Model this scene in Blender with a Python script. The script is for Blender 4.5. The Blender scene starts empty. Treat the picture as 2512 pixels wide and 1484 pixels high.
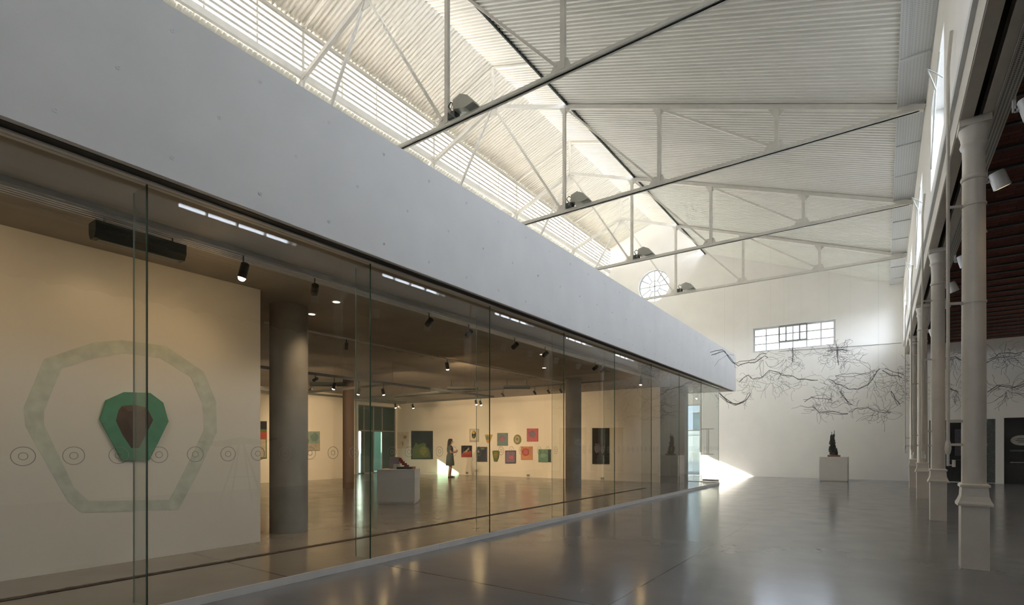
import bpy, bmesh, math, random
from mathutils import Vector, Matrix
R = random.Random(7)
SC = bpy.context.scene
COL = SC.collection

# ------------------------------------------------------------------ camera facts (metres, radians)
TH = math.radians(35.0); ST, CT = math.sin(TH), math.cos(TH)
FPX, CX, HY, EYE = 1299.0, 1256.0, 1095.0, 1.35
def onX(u, v, X):
    """point of the vertical plane X = const under a photo pixel"""
    D = (FPX / CT) * X / (u - (CX + FPX * ST / CT))
    return Vector((X, (D + X * ST) / CT, EYE - (v - HY) * D / FPX))
def onY(u, v, Y):
    t = (u - CX) / FPX
    X = Y * (t * CT - ST) / (CT + t * ST)
    D = -X * ST + Y * CT
    return Vector((X, Y, EYE - (v - HY) * D / FPX))
def onZ(u, v, z):
    D = FPX * (EYE - z) / (v - HY); L = (u - CX) / FPX * D
    return Vector((-D * ST + L * CT, D * CT + L * ST, z))

# ------------------------------------------------------------------ materials
def new_mat(name):
    m = bpy.data.materials.new(name); m.use_nodes = True
    nt = m.node_tree; nt.nodes.clear()
    return m, nt, nt.nodes.new('ShaderNodeOutputMaterial')
def mat(name, col, rough=0.6, metal=0.0, var=0.06, scale=6.0, bump=0.0, spec=0.5, rvar=0.0):
    m, nt, out = new_mat(name)
    b = nt.nodes.new('ShaderNodeBsdfPrincipled'); nt.links.new(b.outputs[0], out.inputs[0])
    b.inputs['Roughness'].default_value = rough; b.inputs['Metallic'].default_value = metal
    b.inputs['Specular IOR Level'].default_value = spec
    tc = nt.nodes.new('ShaderNodeTexCoord'); n = nt.nodes.new('ShaderNodeTexNoise')
    n.inputs['Scale'].default_value = scale; n.inputs['Detail'].default_value = 4
    nt.links.new(tc.outputs['Object'], n.inputs['Vector'])
    r = nt.nodes.new('ShaderNodeValToRGB'); e = r.color_ramp.elements
    e[0].position, e[1].position = 0.3, 0.7
    e[0].color = tuple(max(0, c * (1 - var)) for c in col) + (1,)
    e[1].color = tuple(min(1, c * (1 + var)) for c in col) + (1,)
    nt.links.new(n.outputs['Fac'], r.inputs['Fac']); nt.links.new(r.outputs['Color'], b.inputs['Base Color'])
    if rvar:
        mr = nt.nodes.new('ShaderNodeMapRange'); mr.inputs[3].default_value = rough - rvar; mr.inputs[4].default_value = rough + rvar
        mr.inputs[1].default_value = 0.3; mr.inputs[2].default_value = 0.7
        nt.links.new(n.outputs['Fac'], mr.inputs[0]); nt.links.new(mr.outputs[0], b.inputs['Roughness'])
    if bump:
        n2 = nt.nodes.new('ShaderNodeTexNoise'); n2.inputs['Scale'].default_value = scale * 8
        nt.links.new(tc.outputs['Object'], n2.inputs['Vector'])
        bp = nt.nodes.new('ShaderNodeBump'); bp.inputs['Strength'].default_value = bump; bp.inputs['Distance'].default_value = 0.01
        nt.links.new(n2.outputs['Fac'], bp.inputs['Height']); nt.links.new(bp.outputs[0], b.inputs['Normal'])
    return m
def emit_mat(name, col, s):
    m, nt, out = new_mat(name); e = nt.nodes.new('ShaderNodeEmission')
    e.inputs[0].default_value = (*col, 1); e.inputs[1].default_value = s
    nt.links.new(e.outputs[0], out.inputs[0]); return m
def glass_mat(name, tint=(0.95, 0.962, 0.95), f0=0.04, frost=None):
    """clear sheet glass: straight-through transmission and a Fresnel mirror"""
    m, nt, out = new_mat(name)
    lw = nt.nodes.new('ShaderNodeLayerWeight'); lw.inputs['Blend'].default_value = 0.5
    pw = nt.nodes.new('ShaderNodeMath'); pw.operation = 'POWER'; pw.inputs[1].default_value = 5
    nt.links.new(lw.outputs['Facing'], pw.inputs[0])
    ml = nt.nodes.new('ShaderNodeMath'); ml.operation = 'MULTIPLY_ADD'; ml.inputs[1].default_value = 1 - f0; ml.inputs[2].default_value = f0
    nt.links.new(pw.outputs[0], ml.inputs[0])
    t = nt.nodes.new('ShaderNodeBsdfTransparent'); t.inputs[0].default_value = (*tint, 1)
    g = nt.nodes.new('ShaderNodeBsdfGlossy'); g.inputs['Roughness'].default_value = 0.0
    mx = nt.nodes.new('ShaderNodeMixShader')
    nt.links.new(ml.outputs[0], mx.inputs[0]); nt.links.new(t.outputs[0], mx.inputs[1]); nt.links.new(g.outputs[0], mx.inputs[2])
    last = mx
    if frost:
        tr = nt.nodes.new('ShaderNodeBsdfTranslucent'); tr.inputs[0].default_value = (*frost, 1)
        m2 = nt.nodes.new('ShaderNodeMixShader'); m2.inputs[0].default_value = 0.85
        nt.links.new(mx.outputs[0], m2.inputs[1]); nt.links.new(tr.outputs[0], m2.inputs[2]); last = m2
    nt.links.new(last.outputs[0], out.inputs[0]); return m
def blade_mat(name, col):
    m, nt, out = new_mat(name)
    tr = nt.nodes.new('ShaderNodeBsdfTranslucent'); tr.inputs[0].default_value = (*col, 1)
    df = nt.nodes.new('ShaderNodeBsdfDiffuse'); df.inputs[0].default_value = (*col, 1)
    mx = nt.nodes.new('ShaderNodeMixShader'); mx.inputs[0].default_value = 0.5
    nt.links.new(tr.outputs[0], mx.inputs[1]); nt.links.new(df.outputs[0], mx.inputs[2])
    nt.links.new(mx.outputs[0], out.inputs[0]); return m

def floor_mat(name, col, jx, jy, rough):
    """polished concrete with sawn joints at given X and Y lines"""
    m, nt, out = new_mat(name); N = nt.nodes.new; L = nt.links.new
    b = N('ShaderNodeBsdfPrincipled'); L(b.outputs[0], out.inputs[0])
    b.inputs['Specular IOR Level'].default_value = 0.62
    tc = N('ShaderNodeTexCoord'); sp = N('ShaderNodeSeparateXYZ'); L(tc.outputs['Object'], sp.inputs[0])
    n = N('ShaderNodeTexNoise'); n.inputs['Scale'].default_value = 0.9; n.inputs['Detail'].default_value = 6; n.inputs['Roughness'].default_value = 0.6
    L(tc.outputs['Object'], n.inputs['Vector'])
    r = N('ShaderNodeValToRGB'); e = r.color_ramp.elements; e[0].position, e[1].position = 0.3, 0.72
    e[0].color = tuple(c * 0.88 for c in col) + (1,); e[1].color = tuple(c * 1.1 for c in col) + (1,)
    L(n.outputs['Fac'], r.inputs['Fac'])
    prev = None
    def line(sock, off, period):
        a = N('ShaderNodeMath'); a.operation = 'SUBTRACT'; a.inputs[1].default_value = off - 0.5 * period; L(sock, a.inputs[0])
        w = N('ShaderNodeMath'); w.operation = 'FLOORED_MODULO'; w.inputs[1].default_value = period; L(a.outputs[0], w.inputs[0])
        c = N('ShaderNodeMath'); c.operation = 'COMPARE'; c.inputs[1].default_value = period * 0.5; c.inputs[2].default_value = 0.009; L(w.outputs[0], c.inputs[0])
        return c.outputs[0]
    a1 = line(sp.outputs['X'], *jx); a2 = line(sp.outputs['Y'], *jy)
    mxm = N('ShaderNodeMath'); mxm.operation = 'MAXIMUM'; L(a1, mxm.inputs[0]); L(a2, mxm.inputs[1])
    mix = N('ShaderNodeMix'); mix.data_type = 'RGBA'; L(mxm.outputs[0], mix.inputs[0]); L(r.outputs[0], mix.inputs[6])
    mix.inputs[7].default_value = (col[0] * 0.35, col[1] * 0.35, col[2] * 0.35, 1)
    L(mix.outputs[2], b.inputs['Base Color'])
    n2 = N('ShaderNodeTexNoise'); n2.inputs['Scale'].default_value = 2.3; n2.inputs['Detail'].default_value = 5; L(tc.outputs['Object'], n2.inputs['Vector'])
    mr = N('ShaderNodeMapRange'); mr.inputs[1].default_value = 0.3; mr.inputs[2].default_value = 0.7
    mr.inputs[3].default_value = rough * 0.85; mr.inputs[4].default_value = rough * 1.15
    L(n2.outputs['Fac'], mr.inputs[0]); L(mr.outputs[0], b.inputs['Roughness'])
    n3 = N('ShaderNodeTexNoise'); n3.inputs['Scale'].default_value = 1.6; n3.inputs['Detail'].default_value = 2; L(tc.outputs['Object'], n3.inputs['Vector'])
    bp = N('ShaderNodeBump'); bp.inputs['Strength'].default_value = 0.04; bp.inputs['Distance'].default_value = 0.02
    L(n3.outputs['Fac'], bp.inputs['Height']); L(bp.outputs[0], b.inputs['Normal'])
    return m
def brick_mat(name):
    m, nt, out = new_mat(name); N = nt.nodes.new; L = nt.links.new
    b = N('ShaderNodeBsdfPrincipled'); L(b.outputs[0], out.inputs[0]); b.inputs['Roughness'].default_value = 0.85
    tc = N('ShaderNodeTexCoord'); mp = N('ShaderNodeMapping'); mp.inputs['Scale'].default_value = (1, 1, 1)
    L(tc.outputs['Object'], mp.inputs['Vector'])
    br = N('ShaderNodeTexBrick'); br.inputs['Scale'].default_value = 1.0; br.inputs['Brick Width'].default_value = 0.24; br.inputs['Row Height'].default_value = 0.075
    br.inputs['Mortar Size'].default_value = 0.006
    br.inputs['Color1'].default_value = (0.13, 0.045, 0.03, 1); br.inputs['Color2'].default_value = (0.19, 0.075, 0.05, 1); br.inputs['Mortar'].default_value = (0.06, 0.035, 0.03, 1)
    L(mp.outputs[0], br.inputs['Vector']); L(br.outputs['Color'], b.inputs['Base Color'])
    bp = N('ShaderNodeBump'); bp.inputs['Strength'].default_value = 0.4; bp.inputs['Distance'].default_value = 0.01; bp.invert = True
    L(br.outputs['Fac'], bp.inputs['Height']); L(bp.outputs[0], b.inputs['Normal'])
    return m
def perf_mat(name, col, pitch, axes=('X', 'Y'), hole=0.3, dark=(0.06, 0.055, 0.05)):
    """perforated sheet metal: a square grid of dark round holes"""
    m, nt, out = new_mat(name); N = nt.nodes.new; L = nt.links.new
    b = N('ShaderNodeBsdfPrincipled'); L(b.outputs[0], out.inputs[0]); b.inputs['Roughness'].default_value = 0.45; b.inputs['Metallic'].default_value = 0.2
    tc = N('ShaderNodeTexCoord'); sp = N('ShaderNodeSeparateXYZ'); L(tc.outputs['Object'], sp.inputs[0])
    sq = []
    for a in axes:
        d = N('ShaderNodeMath'); d.operation = 'DIVIDE'; d.inputs[1].default_value = pitch; L(sp.outputs[a], d.inputs[0])
        f = N('ShaderNodeMath'); f.operation = 'FRACT'; L(d.outputs[0], f.inputs[0])
        s = N('ShaderNodeMath'); s.operation = 'SUBTRACT'; s.inputs[1].default_value = 0.5; L(f.outputs[0], s.inputs[0])
        p = N('ShaderNodeMath'); p.operation = 'POWER'; p.inputs[1].default_value = 2; L(s.outputs[0], p.inputs[0]); sq.append(p)
    ad = N('ShaderNodeMath'); L(sq[0].outputs[0], ad.inputs[0]); L(sq[1].outputs[0], ad.inputs[1])
    lt = N('ShaderNodeMath'); lt.operation = 'LESS_THAN'; lt.inputs[1].default_value = hole * hole; L(ad.outputs[0], lt.inputs[0])
    mix = N('ShaderNodeMix'); mix.data_type = 'RGBA'; L(lt.outputs[0], mix.inputs[0]); mix.inputs[6].default_value = (*col, 1); mix.inputs[7].default_value = (*dark, 1)
    L(mix.outputs[2], b.inputs['Base Color']); return m

M = {}
def K(name, col, *a, **k):
    M[name] = mat(name, col, *a, **k); return M[name]
K('white_plaster', (0.85, 0.835, 0.80), 0.85, var=0.025, scale=1.3)
K('white_concrete', (0.72, 0.715, 0.71), 0.75, var=0.03, scale=2.0, bump=0.05)
K('gallery_wall', (0.80, 0.76, 0.69), 0.85, var=0.02, scale=1.0)
K('roof_sheet', (0.80, 0.79, 0.74), 0.5, var=0.03, scale=2.0)
K('lantern_sheet', (0.72, 0.69, 0.63), 0.55, var=0.02)
K('truss_paint', (0.72, 0.70, 0.65), 0.5, var=0.05)
K('column_paint', (0.62, 0.575, 0.51), 0.4, var=0.04)
K('gutter_frame', (0.62, 0.63, 0.62), 0.45, var=0.04)
K('concrete', (0.27, 0.26, 0.245), 0.8, var=0.12, scale=3, bump=0.08)
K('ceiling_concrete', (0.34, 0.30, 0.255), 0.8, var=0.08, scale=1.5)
K('bounce_grey', (0.17, 0.165, 0.155), 0.9)
K('brown_concrete', (0.17, 0.115, 0.085), 0.7)
K('dark_concrete', (0.16, 0.16, 0.155), 0.7, var=0.08)
K('steel_grey', (0.35, 0.35, 0.34), 0.4, 0.6)
K('pale_steel', (0.62, 0.63, 0.63), 0.35, 0.5)
K('black_metal', (0.03, 0.03, 0.03), 0.45)
K('dark_fixture', (0.05, 0.06, 0.055), 0.5)
K('rail_grey', (0.17, 0.18, 0.18), 0.4, 0.3)
K('glass_edge', (0.05, 0.12, 0.09), 0.2)
K('fin_edge', (0.22, 0.28, 0.23), 0.2)
K('sticker', (0.34, 0.30, 0.26), 0.9)
K('curb', (0.72, 0.70, 0.67), 0.6, var=0.03)
K('rust_brown', (0.055, 0.033, 0.024), 0.7)
K('slot_dark', (0.02, 0.02, 0.02), 0.7)
K('plinth_white', (0.66, 0.63, 0.585), 0.7, var=0.02)
K('lamp_white', (0.72, 0.71, 0.69), 0.4)
K('flood_grey', (0.36, 0.37, 0.34), 0.45, 0.4)
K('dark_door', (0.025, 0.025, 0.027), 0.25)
K('dark_pattern', (0.085, 0.095, 0.095), 0.5, var=0.5, scale=30)
K('wire_dark', (0.07, 0.07, 0.07), 0.6)
K('bronze', (0.055, 0.06, 0.045), 0.5, 0.4, var=0.3, scale=12)
K('wood_brown', (0.16, 0.075, 0.045), 0.6, var=0.2)
K('court_wall', (0.035, 0.05, 0.044), 0.8)
K('pavement', (0.42, 0.44, 0.46), 0.8, var=0.08)
K('facade_blue', (0.22, 0.29, 0.34), 0.4)
K('skin', (0.36, 0.21, 0.15), 0.6); K('hair', (0.012, 0.008, 0.007), 0.8); K('dress', (0.04, 0.055, 0.047), 0.85, var=0.35, scale=22); K('shoe', (0.012, 0.012, 0.012), 0.5)
M['glass'] = glass_mat('glass'); M['window_glass'] = glass_mat('window_glass', (0.97, 0.98, 0.98))
K('opaque_green', (0.045, 0.085, 0.075), 0.12); M['pale_tint'] = glass_mat('pale_tint', (0.62, 0.64, 0.66)); M['tinted_glass'] = glass_mat('tinted_glass', (0.42, 0.56, 0.50)); M['dimming_glass'] = glass_mat('dimming_glass', (0.30, 0.325, 0.335)); M['frosted'] = glass_mat('frosted', (0.9, 0.95, 0.93), frost=(0.75, 0.85, 0.8))  # pale tint added to weaken the back windows' reflection in the floor
M['blade'] = blade_mat('blade', (0.40, 0.385, 0.36)); K('blade_metal', (0.55, 0.53, 0.49), 0.5)
M['floor'] = floor_mat('floor', (0.205, 0.205, 0.21), (-1.91, 6.0), (10.1, 6.0), 0.17)
M['gfloor'] = floor_mat('gfloor', (0.25, 0.225, 0.195), (-7.2, 5.0), (3.0, 5.0), 0.2)
M['brick'] = brick_mat('brick')
M['perf'] = perf_mat('perf', (0.55, 0.53, 0.49), 0.03); M['perf_fine'] = perf_mat('perf_fine', (0.66, 0.67, 0.67), 0.045, hole=0.24, dark=(0.46, 0.46, 0.46))
M['bulb'] = emit_mat('bulb', (1.0, 0.66, 0.32), 170); M['bulb_dim'] = emit_mat('bulb_dim', (1.0, 0.82, 0.6), 2.2)
M['aisle_bulb'] = emit_mat('aisle_bulb', (1.0, 0.78, 0.5), 1.6)
def pm(name, col): return M.get(name) or K(name, col, 0.7, var=0.12, scale=9)
PAL = dict(p_green=(.10, .30, .19), p_pit=(.10, .065, .05), p_pale=(.62, .655, .565), p_grey=(.42, .40, .34), p_dark=(.02, .028, .025), p_olive=(.22, .24, .05),
           p_lime=(.12, .16, .035), p_yellow=(.55, .38, .05), p_teal=(.16, .24, .24), p_pink=(.38, .13, .18), p_red=(.40, .06, .035), p_rose=(.50, .13, .14),
           p_violet=(.22, .15, .22), p_plum=(.10, .09, .12), p_orange=(.60, .27, .12), p_mint=(.13, .27, .19), p_cream=(.66, .60, .50), p_sand=(.42, .38, .30), p_black=(.012, .012, .014),
           p_sepia=(.45, .27, .17), p_crimson=(.30, .012, .02), p_lilac=(.36, .30, .36), p_sky=(.24, .36, .33))
for k_, c_ in PAL.items(): pm(k_, c_)

# ------------------------------------------------------------------ object helpers
WORLD = {}
def props(o, label=None, cat=None, group=None, kind=None):
    if label: o['label'] = label
    if cat: o['category'] = cat
    if group: o['group'] = group
    if kind: o['kind'] = kind
    return o
def thing(name, label, cat, loc=(0, 0, 0), group=None):
    o = bpy.data.objects.new(name, None); COL.objects.link(o); o.empty_display_size = 0.1
    o.location = loc; WORLD[o.name] = Vector(loc)
    return props(o, label, cat, group)
def copy_tree(o, loc=None, parent=None):
    c = o.copy(); COL.objects.link(c); c.parent = parent
    if loc is not None: c.location = loc
    WORLD[c.name] = Vector(c.location) if parent is None else WORLD[parent.name]
    for ch in list(o.children): copy_tree(ch, None, c)
    return c
class MB:
    def __init__(s): s.v, s.f, s.mi, s.sm, s.m, s.smooth = [], [], [], [], 0, False
    def add(s, vs, fs):
        o = len(s.v); s.v += [Vector(p) for p in vs]
        for f in fs: s.f.append([i + o for i in f]); s.mi.append(s.m); s.sm.append(s.smooth)
        return s
    def box(s, x0, x1, y0, y1, z0, z1):
        vs = [(x, y, z) for z in (min(z0, z1), max(z0, z1)) for y in (min(y0, y1), max(y0, y1)) for x in (min(x0, x1), max(x0, x1))]
        return s.add(vs, [(0, 2, 3, 1), (4, 5, 7, 6), (0, 1, 5, 4), (2, 6, 7, 3), (0, 4, 6, 2), (1, 3, 7, 5)])
    def obox(s, c, ax, ay, az):
        c, ax, ay, az = map(Vector, (c, ax, ay, az))
        vs = [c + ax * i + ay * j + az * k for k in (-1, 1) for j in (-1, 1) for i in (-1, 1)]
        return s.add(vs, [(0, 2, 3, 1), (4, 5, 7, 6), (0, 1, 5, 4), (2, 6, 7, 3), (0, 4, 6, 2), (1, 3, 7, 5)])
    def bar(s, p, q, w, h, up=(0, 0, 1)):
        p, q = Vector(p), Vector(q); d = (q - p).normalized(); u = Vector(up)
        if abs(d.dot(u)) > 0.99: u = Vector((1, 0, 0))
        a = d.cross(u).normalized(); b = a.cross(d)
        return s.obox((p + q) / 2, (q - p) / 2, a * w / 2, b * h / 2)
    def tube(s, pts, r, n=6, cap=True):
        pts = [Vector(p) for p in pts]; rs = r if isinstance(r, (list, tuple)) else [r] * len(pts)
        prev = None; rings = []
        for i, p in enumerate(pts):
            d = (pts[min(i + 1, len(pts) - 1)] - pts[max(i - 1, 0)])
            d = d.normalized() if d.length > 1e-9 else Vector((0, 0, 1))
            if prev is None:
                u = Vector((0, 0, 1)) if abs(d.z) < 0.9 else Vector((1, 0, 0)); prev = d.cross(u).normalized()
            a = (prev - d * prev.dot(d)); a = a.normalized() if a.length > 1e-6 else d.orthogonal().normalized()
            prev = a; b = d.cross(a)
            rings.append([p + (a * math.cos(2 * math.pi * k / n) + b * math.sin(2 * math.pi * k / n)) * rs[i] for k in range(n)])
        vs = [v for r_ in rings for v in r_]
        fs = [(i * n + k, i * n + (k + 1) % n, (i + 1) * n + (k + 1) % n, (i + 1) * n + k) for i in range(len(pts) - 1) for k in range(n)]
        if cap: fs += [tuple(range(n - 1, -1, -1)), tuple(range((len(pts) - 1) * n, len(pts) * n))]
        return s.add(vs, fs)
    def lathe(s, prof, c, n=24, axis=(0, 0, 1), cap=True):
        z = Vector(axis).normalized(); x = z.orthogonal().normalized(); y = z.cross(x); c = Vector(c)
        vs = [c + z * h + (x * math.cos(2 * math.pi * k / n) + y * math.sin(2 * math.pi * k / n)) * r for r, h in prof for k in range(n)]
        m = len(prof)
        fs = [(i * n + k, i * n + (k + 1) % n, (i + 1) * n + (k + 1) % n, (i + 1) * n + k) for i in range(m - 1) for k in range(n)]
        if cap: fs += [tuple(range(n - 1, -1, -1)), tuple(range((m - 1) * n, m * n))]
        return s.add(vs, fs)
    def prism(s, pts, depth):
        """closed polygon (coplanar 3-D points) pushed along the vector depth"""
        d = Vector(depth); p = [Vector(q) for q in pts]; n = len(p)
        return s.add(p + [q + d for q in p], [tuple(range(n - 1, -1, -1)), tuple(range(n, 2 * n))] + [(i, (i + 1) % n, n + (i + 1) % n, n + i) for i in range(n)])
    def ring(s, c, ax, ay, r0, r1, depth, n=28):
        c, ax, ay, d = Vector(c), Vector(ax), Vector(ay), Vector(depth)
        P = [[c + (ax * math.cos(2 * math.pi * k / n) + ay * math.sin(2 * math.pi * k / n)) * r + o for k in range(n)] for r, o in ((r0, d * 0), (r1, d * 0), (r1, d), (r0, d))]
        vs = [v for q in P for v in q]
        return s.add(vs, [(a * n + k, a * n + (k + 1) % n, b * n + (k + 1) % n, b * n + k) for a, b in ((0, 1), (1, 2), (2, 3), (3, 0)) for k in range(n)])
    def build(s, name, mats, parent=None, smooth=None, fix=True):
        me = bpy.data.meshes.new(name); off = WORLD[parent.name] if parent else Vector()
        me.from_pydata([tuple(v - off) for v in s.v], [], s.f)
        for m in (mats if isinstance(mats, (list, tuple)) else [mats]): me.materials.append(m)
        for p, i, q in zip(me.polygons, s.mi, s.sm): p.material_index = i; p.use_smooth = q if smooth is None else smooth
        if fix:
            bm = bmesh.new(); bm.from_mesh(me); bmesh.ops.recalc_face_normals(bm, faces=bm.faces); bm.to_mesh(me); bm.free()
        me.update(); o = bpy.data.objects.new(name, me); COL.objects.link(o)
        if parent: o.parent = parent
        WORLD[o.name] = off
        if smooth or any(s.sm):
            try: me.set_sharp_from_angle(angle=math.radians(40))
            except Exception: pass
        return o
def struct(mb, name, m, parent=None, label=None):
    o = mb.build(name, m, parent)
    if not parent: o['kind'] = 'structure'
    return o
def holed(name, outline, holes, depth, mtx, m):
    """flat wall with openings: 2-D outline and holes filled, given a thickness, placed by mtx"""
    cu = bpy.data.curves.new(name, 'CURVE'); cu.dimensions = '2D'; cu.fill_mode = 'BOTH'; cu.extrude = depth / 2
    for poly in [outline] + holes:
        sp = cu.splines.new('POLY'); sp.points.add(len(poly) - 1); sp.use_cyclic_u = True
        for q, p in zip(sp.points, poly): q.co = (p[0], p[1], 0, 1)
    tmp = bpy.data.objects.new(name + '_tmp', cu); COL.objects.link(tmp)
    bpy.context.view_layer.update()
    dg = bpy.context.evaluated_depsgraph_get(); me = bpy.data.meshes.new_from_object(tmp.evaluated_get(dg))
    bpy.data.objects.remove(tmp); bpy.data.curves.remove(cu)
    me.transform(mtx); me.materials.clear(); me.materials.append(m)
    for p in me.polygons: p.use_smooth = False
    me.name = name; o = bpy.data.objects.new(name, me); COL.objects.link(o); o['kind'] = 'structure'; WORLD[o.name] = Vector()
    return o
def rect(x0, x1, y0, y1): return [(x0, y0), (x1, y0), (x1, y1), (x0, y1)]
XZ = lambda y: Matrix(((1, 0, 0, 0), (0, 0, -1, y), (0, 1, 0, 0), (0, 0, 0, 1)))     # (a,b) -> x=a z=b
YZ = lambda x: Matrix(((0, 0, 1, x), (1, 0, 0, 0), (0, 1, 0, 0), (0, 0, 0, 1)))      # (a,b) -> y=a z=b

# ------------------------------------------------------------------ key dimensions
YB, YR = 25.8, -6.5                 # back wall face, rear end behind the camera
XG, GF = -4.78, 0.067               # glass line, gallery floor level
SOF, FX, FTOP, YE = 3.46, -4.58, 4.81, 21.4
XP, XE, YG = -6.87, -19.9, 18.4     # partition, far side wall, gallery end wall
XW = 0.66                           # right wall face
RID, HALF, LANT = -9.4, 9.635, 2.4
roof = lambda x: 7.85 + 0.37 * (HALF - abs(x - RID))
LEAVE, LRID = 11.75, 12.53
BAYS = [7.78, 12.45, 17.12, 21.79]
WINC = [5.45, 10.12, 14.79, 19.46, 24.05]
WZ0, WZ1 = 5.6, 6.95

# ------------------------------------------------------------------ floors
struct(MB().box(XG + 0.005, 7.2, YR, YB + 0.3, -0.3, 0).box(XE - 0.3, XG + 0.005, YE - 1.5, YB + 0.3, -0.3, 0), 'floor', M['floor'])
o = struct(MB().box(XE - 0.3, XG - 0.012, YR, 19.7, -0.29, GF), 'floor_gallery', M['gfloor'])
c = MB()
for a, b in ((YR, 0.9), (0.9, 5.15), (5.15, 9.8), (9.8, 14.5), (14.5, 19.7)):
    c.box(XG - 0.012, XG + 0.012, a + 0.004, b - 0.004, 0.0, GF + 0.004)
struct(c, 'trim_1', M['curb'])
g = thing('floor_grille', 'long dark slotted grille set in the gallery floor along the glass', 'floor grille', (-6.0, 5, GF))
MB().box(-6.05, -5.95, YR + 1, 15.7, GF, GF + 0.004).build('frame', M['slot_dark'], g)
s = MB(); ys = [(0.2 + i * .064, GF + (.0045 if i % 2 else .0075)) for i in range(240)]; ys = [q for y, z in ys for q in ((y, z), (y + .05, z))]; k_ = len(ys)
s.add([(-6.045, y, z) for y, z in ys] + [(-5.955, y, z) for y, z in ys], [(i, i + 1, k_ + i + 1, k_ + i) for i in range(k_ - 1)])
s.build('grating', M['rust_brown'], g)

# ------------------------------------------------------------------ back wall (gable with round window, strip window and doorways)
circ = [(RID + 0.80 * math.cos(t * math.pi / 24), 9.40 + 0.80 * math.sin(t * math.pi / 24)) for t in range(48)]
W2 = (-4.80, -1.61, 5.57, 6.66)
NX0 = onY(2280, 1100, YB).x; NX1 = onY(2442, 1100, YB).x; NX2 = onY(2463, 1100, YB).x
NT = 2.35
DX = (-8.4, -7.12, 3.37)
gable = [(XE - 0.3, -0.3), (7.2, -0.3), (7.2, 5.3), (XW + 0.34, 5.3), (XW + 0.34, roof(XW) + 0.05), (RID + LANT, roof(RID + LANT) + .05), (RID + LANT, LEAVE + .02), (RID, LRID + .03),
         (RID - LANT, LEAVE + .02), (RID - LANT, roof(RID - LANT) + .05), (XE - 0.3, roof(XE) + .05)]
holed('wall_back', gable, [circ, rect(W2[0], W2[1], W2[2], W2[3]), rect(DX[0], DX[1], 0.0, DX[2]), rect(NX0, NX1, 0, NT), rect(NX2, NX2 + 1.7, 0, NT + .03)], 0.34, XZ(YB + 0.17), M['white_plaster'])
holed('wall_rear', gable, [rect(-3.4, -.9, 4.9, 6.6)], 0.3, XZ(YR - .15), M['white_plaster'])

def round_window():
    w = bpy.data.objects.new('window_1', None); COL.objects.link(w); w.location = (RID, YB + .17, 9.4); WORLD[w.name] = Vector(w.location); w['kind'] = 'structure'
    f = MB(); c = (RID, YB + .13, 9.4); ax, ay, d = (1, 0, 0), (0, 0, 1), (0, .06, 0)
    f.ring(c, ax, ay, .75, .80, d, 40).ring(c, ax, ay, .25, .29, d, 28)
    for k in range(12):
        a = k * math.pi / 6 + .0
        p = Vector(c) + Vector((math.cos(a), 0, math.sin(a))) * (.0 if k % 3 == 0 else .27); q = Vector(c) + Vector((math.cos(a), 0, math.sin(a))) * .77
        f.bar(p + Vector((0, .03, 0)), q + Vector((0, .03, 0)), .05, .042, (0, 1, 0))
    f.build('window_frame', M['gutter_frame'], w)
    MB().prism([(RID + .77 * math.cos(t * math.pi / 20), YB + .155, 9.4 + .77 * math.sin(t * math.pi / 20)) for t in range(40)], (0, .008, 0)).build('pane', M['pale_tint'], w)
round_window()
def grid_window(name, p0, au, n, W, H, nu, nv, extra=None, t=.03, g='window_glass'):
    """framed window: p0 lower corner, au horizontal unit vector, n outward normal"""
    w = bpy.data.objects.new(name, None); COL.objects.link(w); p0, au, n = Vector(p0), Vector(au), Vector(n); up = Vector((0, 0, 1))
    w.location = p0 + au * W / 2; WORLD[w.name] = Vector(w.location); w['kind'] = 'structure'
    f = MB()
    for i in range(nu + 1):
        k = t * (1.6 if i in (0, nu) else 1); f.obox(p0 + au * min(max(W * i / nu, k / 2), W - k / 2) + up * H / 2, au * k / 2, n * .03, up * H / 2)
    for j in range(nv + 1):
        k = t * (1.6 if j in (0, nv) else 1); f.obox(p0 + au * W / 2 + up * min(max(H * j / nv, k / 2), H - k / 2), au * W / 2, n * .028, up * k / 2)
    f.build('window_frame', M['gutter_frame'], w)
    if extra:
        u0, u1, v0, v1 = extra; e = MB()
        for (a, b, cc, d) in ((u0, u1, v0, v0), (u0, u1, v1, v1), (u0, u0, v0, v1), (u1, u1, v0, v1), ((u0 * 3 + u1) / 4, (u0 * 3 + u1) / 4, v0, v1), ((u0 + 3 * u1) / 4, (u0 + 3 * u1) / 4, v0, v1)):
            e.bar(p0 + au * a + up * cc - n * .04, p0 + au * b + up * d - n * .04, .06, .06, n)
        e.build('casement', M['steel_grey'], w)
    MB().obox(p0 + au * W / 2 + up * H / 2 + n * .0, au * (W / 2 - .01), n * .004, up * (H / 2 - .01)).build('pane', M[g], w)
    return w
Wd, Hd = W2[1] - W2[0], W2[3] - W2[2]
grid_window('window_2', (W2[0], YB + .12, W2[2]), (1, 0, 0), (0, 1, 0), Wd, Hd, 6, 3, (Wd / 3, Wd * 2 / 3, Hd * .36, Hd * .97), t=.05, g='pale_tint')
# doorway to the yard
struct(MB().box(DX[0], DX[0] + .06, YB + .1, YB + .2, 0, DX[2]).box(DX[1] - .06, DX[1], YB + .1, YB + .2, 0, DX[2]).box(DX[0], DX[1], YB + .1, YB + .2, DX[2] - .06, DX[2])
       .box(DX[0], DX[1], YB + .12, YB + .18, 2.1, 2.14), 'door_1', M['pale_steel'])
d1 = bpy.data.objects['door_1']; MB().box(DX[0] + .06, DX[1] - .06, YB + .145, YB + .155, 0.0, DX[2] - .06).build('pane', M['dimming_glass'], d1)  # tinted pane added to dim the overbright yard view
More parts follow.
